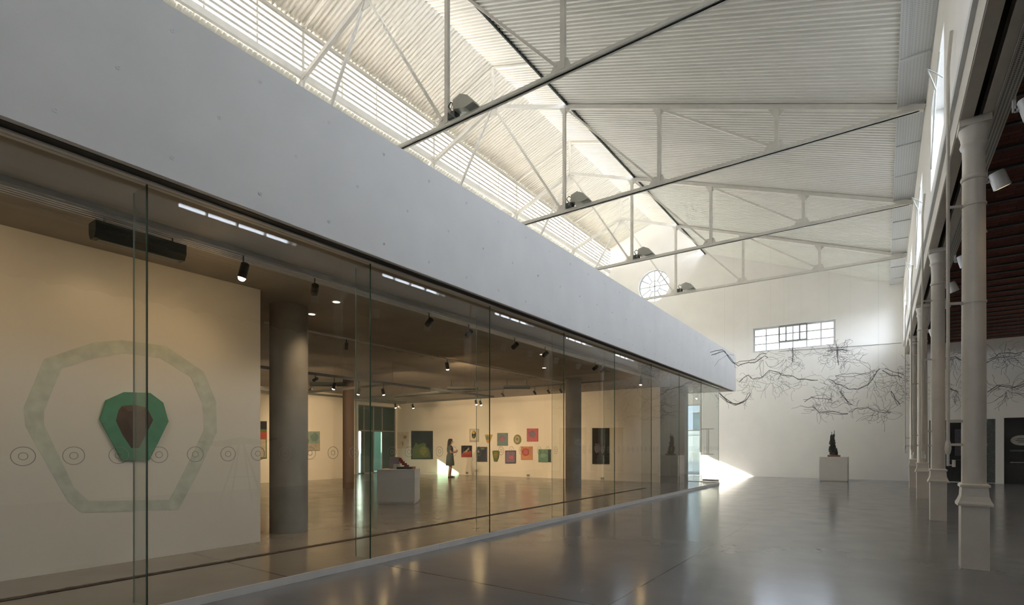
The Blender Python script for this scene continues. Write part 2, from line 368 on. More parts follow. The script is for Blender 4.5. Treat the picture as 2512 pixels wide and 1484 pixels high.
# dark doorways at the right
d2 = bpy.data.objects.new('door_2', None); COL.objects.link(d2); d2.location = ((NX0 + NX1) / 2, YB + .2, 0); WORLD[d2.name] = Vector(d2.location); d2['kind'] = 'structure'
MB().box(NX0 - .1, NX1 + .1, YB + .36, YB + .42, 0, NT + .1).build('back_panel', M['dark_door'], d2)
MB().box(NX1 - .36, NX1, YB + .02, YB + .08, 0.02, NT).build('patterned_panel', M['dark_pattern'], d2)
MB().box(NX0, NX0 + .05, YB + .05, YB + .12, 0, NT).box(NX0 + .5, NX0 + 1.35, YB + .3, YB + .34, 0.82, .85).box(NX1 - .42, NX1 - .36, YB + .02, YB + .1, 0, NT).build('door_frame', M['dark_fixture'], d2)
MB().box(NX0 + .78, NX0 + 1.1, YB + .3, YB + .35, 1.0, 2.0).build('poster', M['p_plum'], d2)
d3 = bpy.data.objects.new('door_3', None); COL.objects.link(d3); d3.location = (NX2 + .85, YB + .15, 0); WORLD[d3.name] = Vector(d3.location); d3['kind'] = 'structure'
MB().box(NX2, NX2 + 1.7, YB + .06, YB + .12, 0, NT + .03).build('door_leaf', M['dark_door'], d3)
lg = onY(2507, 1080, YB + .06)
f = MB().prism([lg + Vector((.30 * math.cos(t * math.pi / 16), 0, .185 * math.sin(t * math.pi / 16))) for t in range(32)], (0, -.008, 0)); f.build('oval_sign', M['p_grey'], d3)
f = MB()
for k, (w_, z_) in enumerate(((.13, .06), (.17, .0), (.11, -.06))): f.box(lg.x - w_, lg.x + w_, lg.y - .012, lg.y - .008, lg.z + z_ - .014, lg.z + z_ + .014)
f.box(lg.x - .32, lg.x + .4, lg.y - .006, lg.y, lg.z - .40, lg.z - .34)
f.build('lettering', M['dark_pattern'], d3)
f = MB().box(NX2 + .16, NX2 + 1.5, YB + .0, YB + .03, lg.z - .80, lg.z - .775)
for xx in (.2, 1.45): f.box(NX2 + xx, NX2 + xx + .03, YB + .02, YB + .06, lg.z - .81, lg.z - .765)
f.build('push_bar', M['steel_grey'], d3)

# ------------------------------------------------------------------ side walls with high windows
holesR = [rect(y - 1.15, y + 1.15, WZ0, WZ1) for y in WINC]
holed('wall_right', rect(YR, YB, 5.30, roof(XW) + .1), holesR, 0.34, YZ(XW + .17), M['white_plaster'])
LWIN = [3.6, 8.2, 12.8, 17.4, 22.25]  # unseen windows, one implied by the sun patch, widened for more bounce light
holesL = [rect(y - 1.9, y + 1.9, 5.1, 7.05) for y in LWIN] + [rect(16.0, 18.3, GF, 3.3), rect(20.6, 25.5, 0.02, 4.9)]
holed('wall_left', rect(YR, YB, 0, roof(XE) + .1), holesL, 0.3, YZ(XE - .15), M['white_plaster'])
n_ = 3
grid_window('window_16', (XE - .2, 20.6, .02), (0, 1, 0), (-1, 0, 0), 4.9, 4.88, 5, 3)  # unseen glazing added to bring more daylight to the back wall
grid_window('window_15', (-3.4, YR - .17, 4.9), (1, 0, 0), (0, -1, 0), 2.5, 1.7, 4, 3)  # unseen rear window added as fill light for the hall
for y in WINC:
    grid_window('window_%d' % n_, (XW + .22, y - 1.15, WZ0), (0, 1, 0), (1, 0, 0), 2.3, WZ1 - WZ0, 4, 3); n_ += 1
for y in LWIN:
    grid_window('window_%d' % n_, (XE - .2, y - 1.9, 5.1), (0, 1, 0), (-1, 0, 0), 3.8, 1.95, 3, 2); n_ += 1
# beam under the right wall: two channels with a slit, and the perforated tray
bm_ = MB()
for x0, x1, lip in ((.70, .815, 1), (.89, 1.0, -1)):
    bm_.box(x0, x1, YR, YB, 4.96, 4.975).box(x0, x1, YR, YB, 5.285, 5.30)
    xm = x1 if lip < 0 else x0; bm_.box(xm - .01, xm + .01, YR, YB, 4.97, 5.29)
struct(bm_, 'trim_2', M['column_paint'])
struct(MB().box(.80, .92, YR, YB, 5.22, 5.30), 'trim_3', M['rust_brown'])
struct(MB().box(XW - .012, .705, YR, YB, 5.27, 5.36), 'trim_12', M['gutter_frame'])
struct(MB().box(.98, 1.115, YR, YB, 4.93, 4.945).box(1.105, 1.115, YR, YB, 4.945, 5.06), 'trim_4', M['perf'])

# side aisle: brick jack-arch ceiling between steel joists
c = MB(); per, nseg = 0.66, 6; ny = int((YB - YR) / per) + 1; Yc = YR
prof = []
for i in range(ny):
    for k in range(nseg): prof.append((YR + (i + k / nseg) * per, 5.25 + .075 * math.sin(math.pi * k / nseg)))
prof.append((YR + ny * per, 5.25)); prof = [p for p in prof if p[0] <= YB + .2]
nv = len(prof)
c.add([(x, y, z) for x in (1.0, 6.9) for y, z in prof] + [(x, y, 5.55) for x in (1.0, 6.9) for y in (prof[0][0], prof[-1][0])],
      [(i, i + 1, nv + i + 1, nv + i) for i in range(nv - 1)] + [(2 * nv, 2 * nv + 1, 2 * nv + 3, 2 * nv + 2)])
ca = struct(c, 'ceiling_aisle', M['brick'])
for i in range(ny):
    y = YR + i * per
    if y > 6: MB().box(1.0, 6.9, y - .022, y + .022, 5.225, 5.262).build('joist', M['dark_fixture'], ca)
struct(MB().box(1.0, 7.2, YR, YB, 5.56, 5.6), 'aisle_bounce_cover', M['dark_concrete'])  # unseen grey layer added to stop red bounce from the brick
struct(MB().box(6.9, 7.2, YR, YB, 0, 5.6), 'wall_aisle', M['white_plaster'])

# ------------------------------------------------------------------ roof
def corr(name, x0, z0, x1, z1, y0, y1, m, per=.115, amp=.034):
    ys = []; n = int((y1 - y0) / per)
    for i in range(n + 1):
        b = y0 + i * per; a = amp * (1.9 if i % 9 == 0 else 1.0)
        ys += [(b, 0), (b + per * .36, 0), (b + per * .5, a), (b + per * .86, a)]
    c = MB(); k = len(ys)
    for dz in (0, .05):
        o = len(c.v)
        c.add([(x0, y, z0 + d * (1 if dz == 0 else 0) + dz) for y, d in ys] + [(x1, y, z1 + d * (1 if dz == 0 else 0) + dz) for y, d in ys], [(i, i + 1, k + i + 1, k + i) for i in range(k - 1)])
    ob = c.build(name, m, fix=False); ob['kind'] = 'structure'; return ob
YQ = YB + .25
corr('ceiling_right', XW - .43, roof(XW - .43), RID + LANT + .1, roof(RID + LANT + .1), YR, YQ, M['roof_sheet'])
corr('ceiling_left', RID - LANT - .1, roof(RID - LANT - .1), XE - .2, roof(XE - .2), YR, YQ, M['roof_sheet'])
corr('ceiling_lantern_right', RID + LANT + .25, LEAVE - .08, RID, LRID, YR, YQ, M['lantern_sheet'])
corr('ceiling_lantern_left', RID, LRID, RID - LANT - .25, LEAVE - .08, YR, YQ, M['lantern_sheet'])
struct(MB().box(RID + LANT + .09, RID + LANT + .125, YR, YB, roof(RID + LANT + .1) - .05, roof(RID + LANT + .1) + .06), 'trim_5', M['dark_fixture'])
struct(MB().box(RID - LANT - .04, RID - LANT + .05, YR, YB, roof(RID - LANT - .1) - .03, roof(RID - LANT) + .09).box(RID - LANT - .04, RID - LANT + .05, YR, YB, LEAVE - .1, LEAVE - .02), 'trim_6', M['truss_paint'])
# louvre banks at both sides of the lantern
for side, nm in ((-1, 'window_13'), (1, 'window_14')):
    x = RID + side * LANT; w = bpy.data.objects.new(nm, None); COL.objects.link(w); w.location = (x, 10, 11.1); WORLD[w.name] = Vector(w.location); w['kind'] = 'structure'
    z0, z1 = roof(RID - LANT) + .09, LEAVE - .08; nb = 7
    for i in range(nb):
        z = z0 + (i + .5) * (z1 - z0) / nb
        bl_ = MB(); bl_.m = 1; bl_.box(x - side * .045, x - side * .03, YR, YB, z + .0, z + .062); bl_.m = 0
        bl_.obox((x + side * .05, (YR + YB) / 2, z), (side * .085, 0, -.0375), (0, (YB - YR) / 2, 0), (side * .0015, 0, .003)).build('louvre_blade', [M['blade'] if side < 0 else M['blade_metal'], M['blade_metal']], w)  # unseen right bank made opaque to hold the lantern light down
    m_ = MB()
    y = BAYS[0] - 4.67 * 3
    while y < YB:
        m_.box(x - .02, x + .02, y - .02, y + .02, z0, z1); y += 4.67 / 4
    m_.build('mullion', M['truss_paint'], w)
# gutter soffit of perforated trays at the right wall
gs = MB(); gf = MB()
y = YR
gs.box(XW - .43, XW - .01, YR, YB, 7.76, 7.78)
struct(gs, 'trim_7', M['perf_fine'])
y = BAYS[0] - 4.67 * 3
while y < YB - .1:
    gf.box(XW - .43, XW, y - .025, y + .025, 7.735, 7.765); y += 4.67 / 3
gf.box(XW - .30, XW - .285, YR, YB, 7.745, 7.765).box(XW - .44, XW - .425, YR, YB, 7.74, 7.9).box(XW - .02, XW + .005, YR, YB, 7.735, 7.8)
struct(gf, 'trim_8', M['gutter_frame'])

# ------------------------------------------------------------------ roof trusses
def truss(y, label):
    t = thing('roof_truss', label, 'roof truss', (RID, y, 7.65), 'steel trusses across the hall roof')
    zb = 7.65; xs = [XW - .02, -1.85, -4.40, -7.0, RID, -11.8, -14.4, -16.95, XE + .0]
    up = (0, 1, 0)
    b = MB()
    for dy in (-.04, .04):
        b.box(xs[0], xs[-1], y + dy - .028, y + dy + .028, zb - .045, zb - .033).box(xs[0], xs[-1], y + dy * .45 - .006, y + dy * .45 + .006, zb - .045, zb + .045)
    b.build('bottom_chord', M['truss_paint'], t)
    tz = lambda x: roof(x) - .07
    for s, e in ((xs[0], RID), (RID, xs[-1])):
        MB().bar((s, y, tz(s)), (e, y, tz(e)), .10, .09, up).build('top_chord', M['truss_paint'], t)
    for x in xs[1:4] + xs[5:8]:
        MB().box(x - .042, x + .042, y - .036, y + .036, zb + .03, tz(x) - .03).build('post', M['truss_paint'], t)
    for (a, za, c_, zc) in ((-4.40, 1, -1.85, 0), (-7.0, 1, -4.40, 0), (RID, 1, -7.0, 0), (RID, 1, -11.8, 0), (-11.8, 1, -14.4, 0), (-14.4, 1, -16.95, 0)):
        d = .12 if c_ > a else -.12
        MB().bar((a + d * .5, y, tz(a) - .08), (c_ - d, y, zb + .12), .05, .06, up).build('diagonal', M['truss_paint'], t)
    for x in xs[1:4] + xs[5:8]:
        s = -1 if x > RID else 1
        MB().prism([(x + .16 * -s, y - .012, zb + .03), (x - .0 * s + .09 * -s, y - .012, zb + .2), (x + .14 * s, y - .012, zb + .2), (x + .26 * s, y - .012, zb + .03)], (0, .024, 0)).build('gusset_plate', M['truss_paint'], t)
        MB().prism([(x - .18, y - .012, tz(x - .18) - .03), (x + .18, y - .012, tz(x + .18) - .03), (x + .05, y - .012, tz(x) - .2), (x - .05, y - .012, tz(x) - .2)], (0, .024, 0)).build('gusset_plate', M['truss_paint'], t)
    MB().prism([(RID - .2, y - .012, tz(RID) - .06), (RID, y - .012, tz(RID) + .03), (RID + .2, y - .012, tz(RID) - .06), (RID + .1, y - .012, tz(RID) - .26), (RID - .1, y - .012, tz(RID) - .26)], (0, .024, 0)).build('gusset_plate', M['truss_paint'], t)
    # lantern frame on top
    f = MB().box(RID - .03, RID + .03, y - .03, y + .03, tz(RID), LRID - .05)
    for s in (-1, 1):
        x = RID + s * LANT
        f.box(x - .035, x + .035, y - .035, y + .035, roof(x) - .05, LEAVE - .02).bar((RID, y, LRID - .05), (x, y, LEAVE - .05), .05, .05, up)
    f.build('lantern_frame', M['truss_paint'], t)
    return t
truss(BAYS[0], 'pale steel roof truss nearest the camera, crossing the top of the frame')
truss(BAYS[1], 'second pale steel roof truss from the camera')
truss(BAYS[2], 'third pale steel roof truss from the camera')
truss(BAYS[3], 'pale steel roof truss farthest back, crossing in front of the round window')
# light purlin bracing rods at the left roof slope
for k, (y0, y1) in enumerate(((3.2, 5.4), (5.4, 7.7), (10.2, 12.3))):
    x0, x1 = -12.1, -14.6
    b = MB().bar((x0, y0, roof(x0) - .1), (x1, y1, roof(x1) - .1), .03, .03).bar((x0, y1, roof(x0) - .1), (x1, y1, roof(x1) - .1), .05, .07)
    o = b.build('roof_brace', M['truss_paint']); props(o, ('slanting brace under left roof slope before the nearest truss, at top left', 'slanting brace under left roof slope beside the nearest truss', 'slanting brace under left roof slope between nearest and second truss')[k], 'brace', 'braces under the left roof slope')

# floodlights sitting on the bottom chords
def floodlight(y, label):
    t = thing('floodlight', label, 'floodlight', (-6.55, y, 7.7), 'floodlights on the trusses')
    x = -6.52; z = 7.76
    MB().prism([(x - .20, y - .16, z + .02), (x - .20, y - .16, z + .20), (x - .02, y - .16, z + .25), (x + .16, y - .16, z + .16), (x + .30, y - .16, z - .02), (x + .10, y - .16, z - .05)], (0, .34, 0)).build('housing', M['flood_grey'], t)
    MB().obox((x + .12, y + .01, z - .06), (.17, 0, -.02), (0, .15, 0), (.001, 0, .008)).build('lens', M['window_glass'], t)
    MB().tube([(x - .16, y - .2, z + .1), (x - .24, y - .2, z - .06), (x - .24, y + .2, z - .06), (x - .16, y + .2, z + .1)], .012, 5).build('yoke', M['flood_grey'], t)
    MB().box(x - .40, x - .22, y - .08, y + .08, z - .065, z + .06).build('ballast_box', M['dark_fixture'], t)
    MB().tube([(x - .3, y - .05, z + .05), (x - .36, y - .1, z + .16), (x - .28, y - .12, z + .2), (x - .2, y - .1, z + .14)], .012, 5).build('cable', M['black_metal'], t)
for y, l in zip(BAYS, ('grey floodlight sitting on the nearest truss', 'grey floodlight sitting on the second truss', 'grey floodlight sitting on the third truss', 'grey floodlight on the farthest truss, beside the round window')): floodlight(y, l)

# ------------------------------------------------------------------ cast-iron columns
def column(y, label):
    x = .83; t = thing('cast_iron_column', label, 'column', (x, y, 0), 'cast iron columns of the side aisle')
    h = .12
    def sq(r0, z0, r1, z1): return [(x + a * r, y + b * r, z) for r, z in ((r0, z0), (r1, z1)) for a, b in ((-1, -1), (1, -1), (1, 1), (-1, 1))]
    p = MB(); q = [(0, 3, 2, 1), (4, 5, 6, 7), (0, 1, 5, 4), (1, 2, 6, 5), (2, 3, 7, 6), (3, 0, 4, 7)]
    p.box(x - h, x + h, y - h, y + h, 0, .70); p.build('plinth', M['column_paint'], t)
    b = MB()
    for r0, z0, r1, z1 in ((.15, .695, .15, .72), (.15, .72, .135, .75), (.135, .75, .118, .80), (.118, .80, .112, .90), (.128, .90, .128, .925), (.128, .925, .11, .94)): b.add(sq(r0, z0, r1, z1), q)
    b.build('base_moulding', M['column_paint'], t)
    s = MB(); s.smooth = True
    s.lathe([(.108, .93), (.107, 2.0), (.101, 4.35), (.100, 4.55)], (x, y, 0), 28); s.build('shaft', M['column_paint'], t)
    c = MB(); c.smooth = True
    c.lathe([(.1, 4.30), (.112, 4.31), (.117, 4.33), (.112, 4.35), (.1, 4.36), (.1, 4.56), (.104, 4.66), (.118, 4.68), (.124, 4.70), (.118, 4.72), (.112, 4.74), (.118, 4.79), (.130, 4.83), (.135, 4.86), (.132, 4.885)], (x, y, 0), 28)
    c.smooth = False; c.box(x - .135, x + .14, y - .135, y + .135, 4.885, 4.96); c.build('capital', M['column_paint'], t)
    r = MB(); r.smooth = True
    for z in (1.36, 1.62, 2.94, 4.02): r.lathe([(.106, z), (.112, z), (.112, z + .02), (.106, z + .02)], (x, y, 0), 28)
    r.build('strap', M['column_paint'], t)
    return t
def crank(y, label):
    x, yy = .60, y - .10; t = thing('crank_rod', label, 'crank rod', (x, yy, 1.0), 'window crank rods on the columns')
    MB().tube([(x, yy, 1.26), (x, yy, 5.6), (x + .03, yy, 6.0)], .017, 8).build('rod', M['column_paint'], t)
    g_ = MB(); g_.smooth = True; g_.lathe([(.015, 1.26), (.024, 1.28), (.032, 1.33), (.024, 1.39), (.017, 1.42)], (x, yy, 0), 12); g_.build('gearbox', M['column_paint'], t)
    MB().tube([(x, yy, 1.27), (x, yy, 1.13)], .013, 8).tube([(x + .05, yy, 1.12), (x + .05, yy, 1.2)], .016, 8).tube([(x, yy, 1.14), (x + .05, yy, 1.14)], .008, 6).build('handle', M['pale_steel'], t)
    for z in (1.37, 1.63, 2.95, 4.03): MB().bar((x, yy, z), (.74, y - .04, z), .022, .028).build('mounting_bracket', M['column_paint'], t)
NL = ('nearest white cast iron column at right, from floor to beam', 'second white cast iron column from the camera', 'third white cast iron column from the camera', 'farthest white cast iron column, by the back wall')
NC = ('white window crank rod clamped to the nearest column', 'white window crank rod clamped to the second column', 'white window crank rod clamped to the third column', 'white window crank rod clamped to the farthest column')
for y, a, b in zip(BAYS, NL, NC): column(y, a); crank(y, b)
# window opener arms on the right wall
for k, y in enumerate((9.3, 13.9, 18.6)):
    t = thing('window_opener', ('bent opener arm at the high window between first and second columns', 'bent opener arm at the high window between second and third columns', 'bent opener arm at the high window between third and fourth columns')[k], 'window opener', (XW, y, 6.2), 'window opener arms')
    MB().tube([(XW - .02, y, 6.75), (XW - .05, y + .2, 6.35), (XW - .03, y + 1.4, 5.75)], .012, 6).build('rod', M['flood_grey'], t)
    MB().tube([(XW + .02, y + .1, 6.45), (XW - .16, y - .05, 6.55), (XW - .05, y + .2, 6.35)], .012, 6).build('lever', M['flood_grey'], t)

# aisle spotlights on the beam
AL = [7.45, 9.25, 11.15, 12.9, 14.9, 16.6, 18.5, 20.4]
AN = ['nearest', 'second', 'third', 'fourth', 'fifth', 'sixth', 'seventh', 'farthest']
for k, y in enumerate(AL):
    c0 = Vector((1.24, y, 4.80)); ax = Vector((.35, .25, -1)).normalized()
    t = thing('aisle_spotlight', '%s white drum spotlight on the aisle beam%s' % (AN[k], '' if 0 < k < 7 else (', cut by right edge' if k == 0 else ', towards the back wall')), 'spotlight', (1.1, y, 4.93), 'drum spotlights on the aisle beam')
    d = MB(); d.smooth = True; d.lathe([(.07, -.12), (.085, -.10), (.09, .06), (.092, .10), (.078, .10), (.074, .07)], c0, 20, ax); drum = d.build('drum', M['lamp_white'], t)
    l = MB(); l.lathe([(.072, .068), (.072, .074)], c0, 20, ax); l.build('lamp', M['aisle_bulb'], drum)
    MB().bar((1.11, y, 4.99), (1.11, y, 4.80), .03, .03).bar((1.11, y, 4.81), (1.2, y, 4.81), .03, .03).build('bracket', M['lamp_white'], t)

# ------------------------------------------------------------------ white box: fascia, slab, ceiling
f = MB().box(FX - .18, FX, YR, YE, SOF - .01, FTOP).box(XE, FX - .18, YE - .18, YE, SOF - .01, FTOP)
R2 = random.Random(3)
for i in range(32):
    for z in (3.62, 4.12, 4.62):
        y = -1 + i * .72 + (.36 if z == 4.12 else 0); c0 = Vector((FX + .001, y, z))
        f.ring(c0, (0, 1, 0), (0, 0, 1), .008, .017, (.004, 0, 0), 8)
struct(f, 'wall_fascia', M['white_concrete'])
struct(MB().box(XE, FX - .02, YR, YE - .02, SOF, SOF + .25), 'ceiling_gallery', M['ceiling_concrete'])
struct(MB().box(XE, FX - .24, YR, YE - .24, SOF + .25, SOF + .32), 'bounce_deck', M['bounce_grey'])  # unseen deck layer added, its grey sets how much sun bounces up
struct(MB().box(XG - .05, XG + .05, YR, 19.75, SOF - .03, SOF + .0).box(XG + .05, FX - .005, YR, YE, SOF - .012, SOF), 'trim_9', M['curb'])
struct(MB().box(FX - .17, FX - .05, YR, YE - .1, SOF - .016, SOF - .008), 'trim_10', M['slot_dark'])
# slot diffuser along the gallery ceiling
t = thing('ceiling_slot', 'long pale ribbed air slot under the gallery ceiling along the glass', 'air slot', (-5.72, 5, SOF))
MB().box(-5.84, -5.60, YR + 1, 15.6, SOF - .05, SOF).build('channel', M['steel_grey'], t)
s = MB()
for x in (-5.81, -5.76, -5.71, -5.66): s.box(x, x + .02, YR + 1, 15.6, SOF - .065, SOF - .05)
s.build('rib', M['pale_steel'], t)
# walls of the gallery
struct(MB().box(XP - .25, XP, YR, 3.9, GF, SOF), 'wall_partition', M['gallery_wall'])
struct(MB().box(XE, -6.48, YG, YG + .2, GF, SOF), 'wall_end', M['gallery_wall'])
struct(MB().box(-6.48, -5.62, YG + .05, 18.85, GF, SOF), 'wall_pier', M['dark_concrete'])
struct(MB().box(-18.0, -17.8, 0.5, 13.7, GF, SOF), 'wall_inner', M['gallery_wall'])
# concrete columns inside
def gcol(x, y, r, name, label, m='concrete'):
    s = MB(); s.smooth = True; s.lathe([(r, GF), (r, SOF)], (x, y, 0), 40)
    o = s.build(name, M[m]); props(o, label, 'column', 'concrete columns in the gallery')
gcol(-7.35, 4.62, .27, 'concrete_column', 'large round grey concrete column just past the white partition')
gcol(-8.0, 14.8, .25, 'concrete_column', 'round grey concrete column in front of the far gallery wall')
gcol(-13.65, 10.6, .17, 'concrete_column', 'slim brownish column deep inside the gallery beside the glazed door', 'brown_concrete')
# glazed door at the far side
w = bpy.data.objects.new('door_4', None); COL.objects.link(w); w.location = (XE, 17.1, GF); WORLD[w.name] = Vector(w.location); w['kind'] = 'structure'
fr = MB()
for y in (16.02, 16.36, 16.93, 17.46, 18.28): fr.box(XE - .1, XE - .02, y - .025, y + .025, GF, 3.3)
for z in (GF + .03, 2.09, 3.28): fr.box(XE - .1, XE - .02, 16.0, 18.3, z - .03, z + .03)
fr.build('door_frame', M['steel_grey'], w)
MB().box(XE - .065, XE - .055, 16.05, 16.19, GF + .05, 2.06).build('lit_strip_pane', M['frosted'], w)  # translucent pane standing in for the brightly lit strip outside
fr2 = MB().box(XE - .1, XE - .02, 16.19, 16.34, GF, 2.06).build('post', M['opaque_green'], w)
MB().box(XE - .065, XE - .055, 16.38, 16.91, GF + .05, 2.06).box(XE - .065, XE - .055, 17.48, 18.26, GF + .05, 2.06).box(XE - .065, XE - .055, 16.04, 18.26, 2.12, 3.25).build('opaque_pane', M['opaque_green'], w)  # panes made opaque to block sun, dark colour stands for shade outside
MB().box(XE - .065, XE - .055, 16.95, 17.44, GF + .05, 2.06).build('pane', M['tinted_glass'], w)

# ------------------------------------------------------------------ glass wall of panels with fins
edges = [-2.69, -.455, 1.78, 4.015, 6.25, 8.485, 10.72, 12.955, 15.19, 17.425, 19.66]
gl = ['leftmost glass panel, in front of the green mural', 'glass panel in front of the partition end and trestle-shaped reflection', 'glass panel just right of the big concrete column', 'glass panel before the woman and the white plinth',
      'glass panel in front of the row of small paintings', 'glass panel before the second concrete column', 'glass panel in front of the dark upright painting', 'glass panel fourth before the far end of the glass wall', 'next to last glass panel, by the far pier', 'last glass panel at the far corner of the glass wall']
for i in range(10):
    a, b = edges[i], edges[i + 1]
    if i == 0: continue
    lab = ['', 'clear glass panel nearest the camera, cut by the left edge, before the partition', 'clear glass panel second from the camera, before the end of the white partition',
           'clear glass panel third from the camera, before the big concrete column', 'clear glass panel fourth from the camera, before the white plinth', 'clear glass panel fifth from the camera, before the small paintings',
           'clear glass panel sixth from the camera, before the second concrete column', 'clear glass panel seventh from the camera, before the end wall', 'clear glass panel next to last, before the dark pier', 'last clear glass panel at the far corner of the glass wall'][i]
    t = thing('glass_panel', lab, 'glass panel', (XG, (a + b) / 2, GF), 'tall glass panels of the gallery front')
    p = MB(); p.box(XG - .007, XG + .005, a + .004, b - .004, GF + .004, SOF - .03)
    p.m = 0
    ob = p.build('pane', [M['glass'], M['glass_edge']], t)
    for poly in ob.data.polygons:
        if abs(poly.normal.y) > .9: poly.material_index = 1
    if i < 9:
        p = MB().box(XG - .255, XG - .008, b - .006, b + .006, GF + .002, SOF - .034)
        ob = p.build('fin', [M['glass'], M['fin_edge']], t)
        for poly in ob.data.polygons:
            if abs(poly.normal.x) > .9: poly.material_index = 1
    k0 = math.ceil((a + .08 - 1.04) / .2745); y = 1.04 + k0 * .2745
    while y < b - .07:
        c0 = (XG + .0052, y, 1.283)
        MB().ring(c0, (0, 1, 0), (0, 0, 1), .0615, .066, (.0012, 0, 0), 30).ring(c0, (0, 1, 0), (0, 0, 1), .0225, .0265, (.0012, 0, 0), 20).build('ring_sticker', M['sticker'], t)
        y += .2745
# glass end with a door
t = bpy.data.objects.new('door_5', None); COL.objects.link(t); t.location = (-5.1, 19.7, GF); WORLD[t.name] = Vector(t.location); t['kind'] = 'structure'
MB().box(-5.36, XG - .01, 19.69, 19.702, GF + .1, SOF - .02).build('pane', M['glass'], t)
MB().box(-6.48, -5.39, 19.69, 19.702, GF + .04, SOF - .02).build('side_pane', M['glass'], t)
MB().box(-6.48, XG - .01, 19.67, 19.72, 0.0, GF + .02).box(-5.36, XG - .01, 19.675, 19.715, GF + .03, GF + .10).build('rail', M['steel_grey'], t)
hx = onY(1737, 1100, 19.66).x
h_ = MB()
for dx in (-.025, .025): h_.tube([(hx + dx, 19.62, 1.05), (hx + dx, 19.62, 2.0)], .013, 8)
for z in (1.07, 1.98): h_.tube([(hx - .25, 19.66, z), (hx + .2, 19.66, z)], .016, 8)
h_.build('handle', M['steel_grey'], t)

# ------------------------------------------------------------------ mural and shaped picture on the partition
def polyX(px, X): return [onX(u, v, X) for u, v in px]
outer = [(58, 1000), (108, 880), (228, 840), (300, 834), (405, 848), (500, 912), (530, 985), (532, 1060), (486, 1160), (438, 1250), (200, 1258), (165, 1228), (62, 1045)]
inner = [(108, 1010), (150, 905), (238, 876), (300, 866), (392, 878), (468, 925), (496, 990), (500, 1055), (455, 1150), (415, 1226), (218, 1229), (182, 1196), (108, 1042)]
m_ = MB(); po, pi_ = polyX(outer, XP), polyX(inner, XP); n = len(po); d = Vector((.003, 0, 0))
m_.add([q + d for q in po] + [q + d for q in pi_] + po + pi_, [(i, (i + 1) % n, n + (i + 1) % n, n + i) for i in range(n)] + [(i, (i + 1) % n, 2 * n + (i + 1) % n, 2 * n + i) for i in range(n)] + [(n + i, n + (i + 1) % n, 3 * n + (i + 1) % n, 3 * n + i) for i in range(n)])
props(m_.build('wall_mural', M['p_pale']), 'large faint pale green polygon ring painted on the white partition', 'mural')
t = thing('shaped_picture', 'green many-sided shaped picture with a brown stone shape, on the partition', 'picture', onX(327, 1045, XP))
g_ = [(303, 962), (366, 964), (398, 988), (411, 1034), (364, 1129), (297, 1129), (270, 1079), (243, 1029), (258, 982)]
MB().prism(polyX(g_, XP), (.03, 0, 0)).build('green_ground', M['p_green'], t)
pit = [(299, 996), (327, 993), (360, 1000), (376, 1030), (360, 1062), (341, 1099), (322, 1099), (300, 1066), (284, 1032), (291, 1006)]
b = polyX(pit, XP + .03); cen = onX(322, 1020, XP + .03); hi = [cen + (q - cen) * .45 + Vector((.05, 0, 0)) for q in b]; k = len(b)
MB().add(b + hi, [(i, (i + 1) % k, k + (i + 1) % k, k + i) for i in range(k)] + [tuple(range(k, 2 * k)), tuple(range(k - 1, -1, -1))]).build('brown_relief', M['p_pit'], t)

# ------------------------------------------------------------------ pictures on the gallery walls
def R4(u0, v0, u1, v1): return [(u0, v0), (u1, v0), (u1, v1), (u0, v1)]
def blob(u, v, a, b, n=18, jit=.0, seed=1):
    r = random.Random(seed); return [(u + a * math.cos(2 * math.pi * k / n) * (1 + r.uniform(-jit, jit)), v + b * math.sin(2 * math.pi * k / n) * (1 + r.uniform(-jit, jit))) for k in range(n)]
def picture(label, base, mat0, motifs, cat='painting', name='picture', Y=YG - .003, X=None, th=.04, group='pictures on the gallery end wall'):
    mb = MB(); mats = [M[mat0]]
    proj = (lambda p, off: [onY(u, v, Y) + Vector((0, -off, 0)) for u, v in p]) if X is None else (lambda p, off: [onX(u, v, X) + Vector((off, 0, 0)) for u, v in p])
    dr = (lambda o: (0, -o, 0)) if X is None else (lambda o: (o, 0, 0))
    mb.prism(proj(base, 0), dr(th)); z = th
    for mm, poly in motifs:
        if M[mm] not in mats: mats.append(M[mm])
        mb.m = mats.index(M[mm]); mb.prism(proj(poly, z), dr(.003)); z += .003
    return props(mb.build(name, mats), label, cat, group)
picture('large dark painting of a lime green lump, left of the woman', R4(1010, 1057, 1062, 1126), 'p_dark', [('p_lime', [(1013, 1124), (1014, 1100), (1022, 1085), (1027, 1091), (1040, 1086), (1050, 1090), (1056, 1108), (1058, 1123)]), ('p_olive', blob(1040, 1106, 9, 11)), ('p_black', R4(1047, 1080, 1060, 1098))])
picture('small grey picture of a green and yellow head, top left of the group', R4(1153, 1052, 1175, 1084), 'p_grey', [('p_cream', R4(1155.5, 1054.5, 1172.5, 1080)), ('p_dark', blob(1164, 1066, 5.2, 10)), ('p_yellow', blob(1163.5, 1061, 3.4, 4)), ('p_lime', blob(1164, 1071, 2.4, 4))])
picture('yellow shield shaped picture with a dark middle', [(1190, 1066), (1208.5, 1066), (1205, 1077), (1202, 1086), (1197, 1087), (1193, 1078)], 'p_yellow', [('p_teal', blob(1197.5, 1074, 4, 5)), ('p_orange', blob(1198, 1083, 3.5, 2.4))])
picture('teal picture with a pink shape, upper middle of the group', R4(1221, 1062, 1246, 1093), 'p_teal', [('p_violet', blob(1233, 1075, 9, 7, 14, .15)), ('p_pink', blob(1232.5, 1078, 4.5, 6))])
picture('olive oval picture beside the rose one', blob(1270, 1078, 9, 12, 22), 'p_olive', [('p_sand', blob(1270, 1078, 5.5, 8)), ('p_violet', blob(1270, 1077, 2.6, 4))])
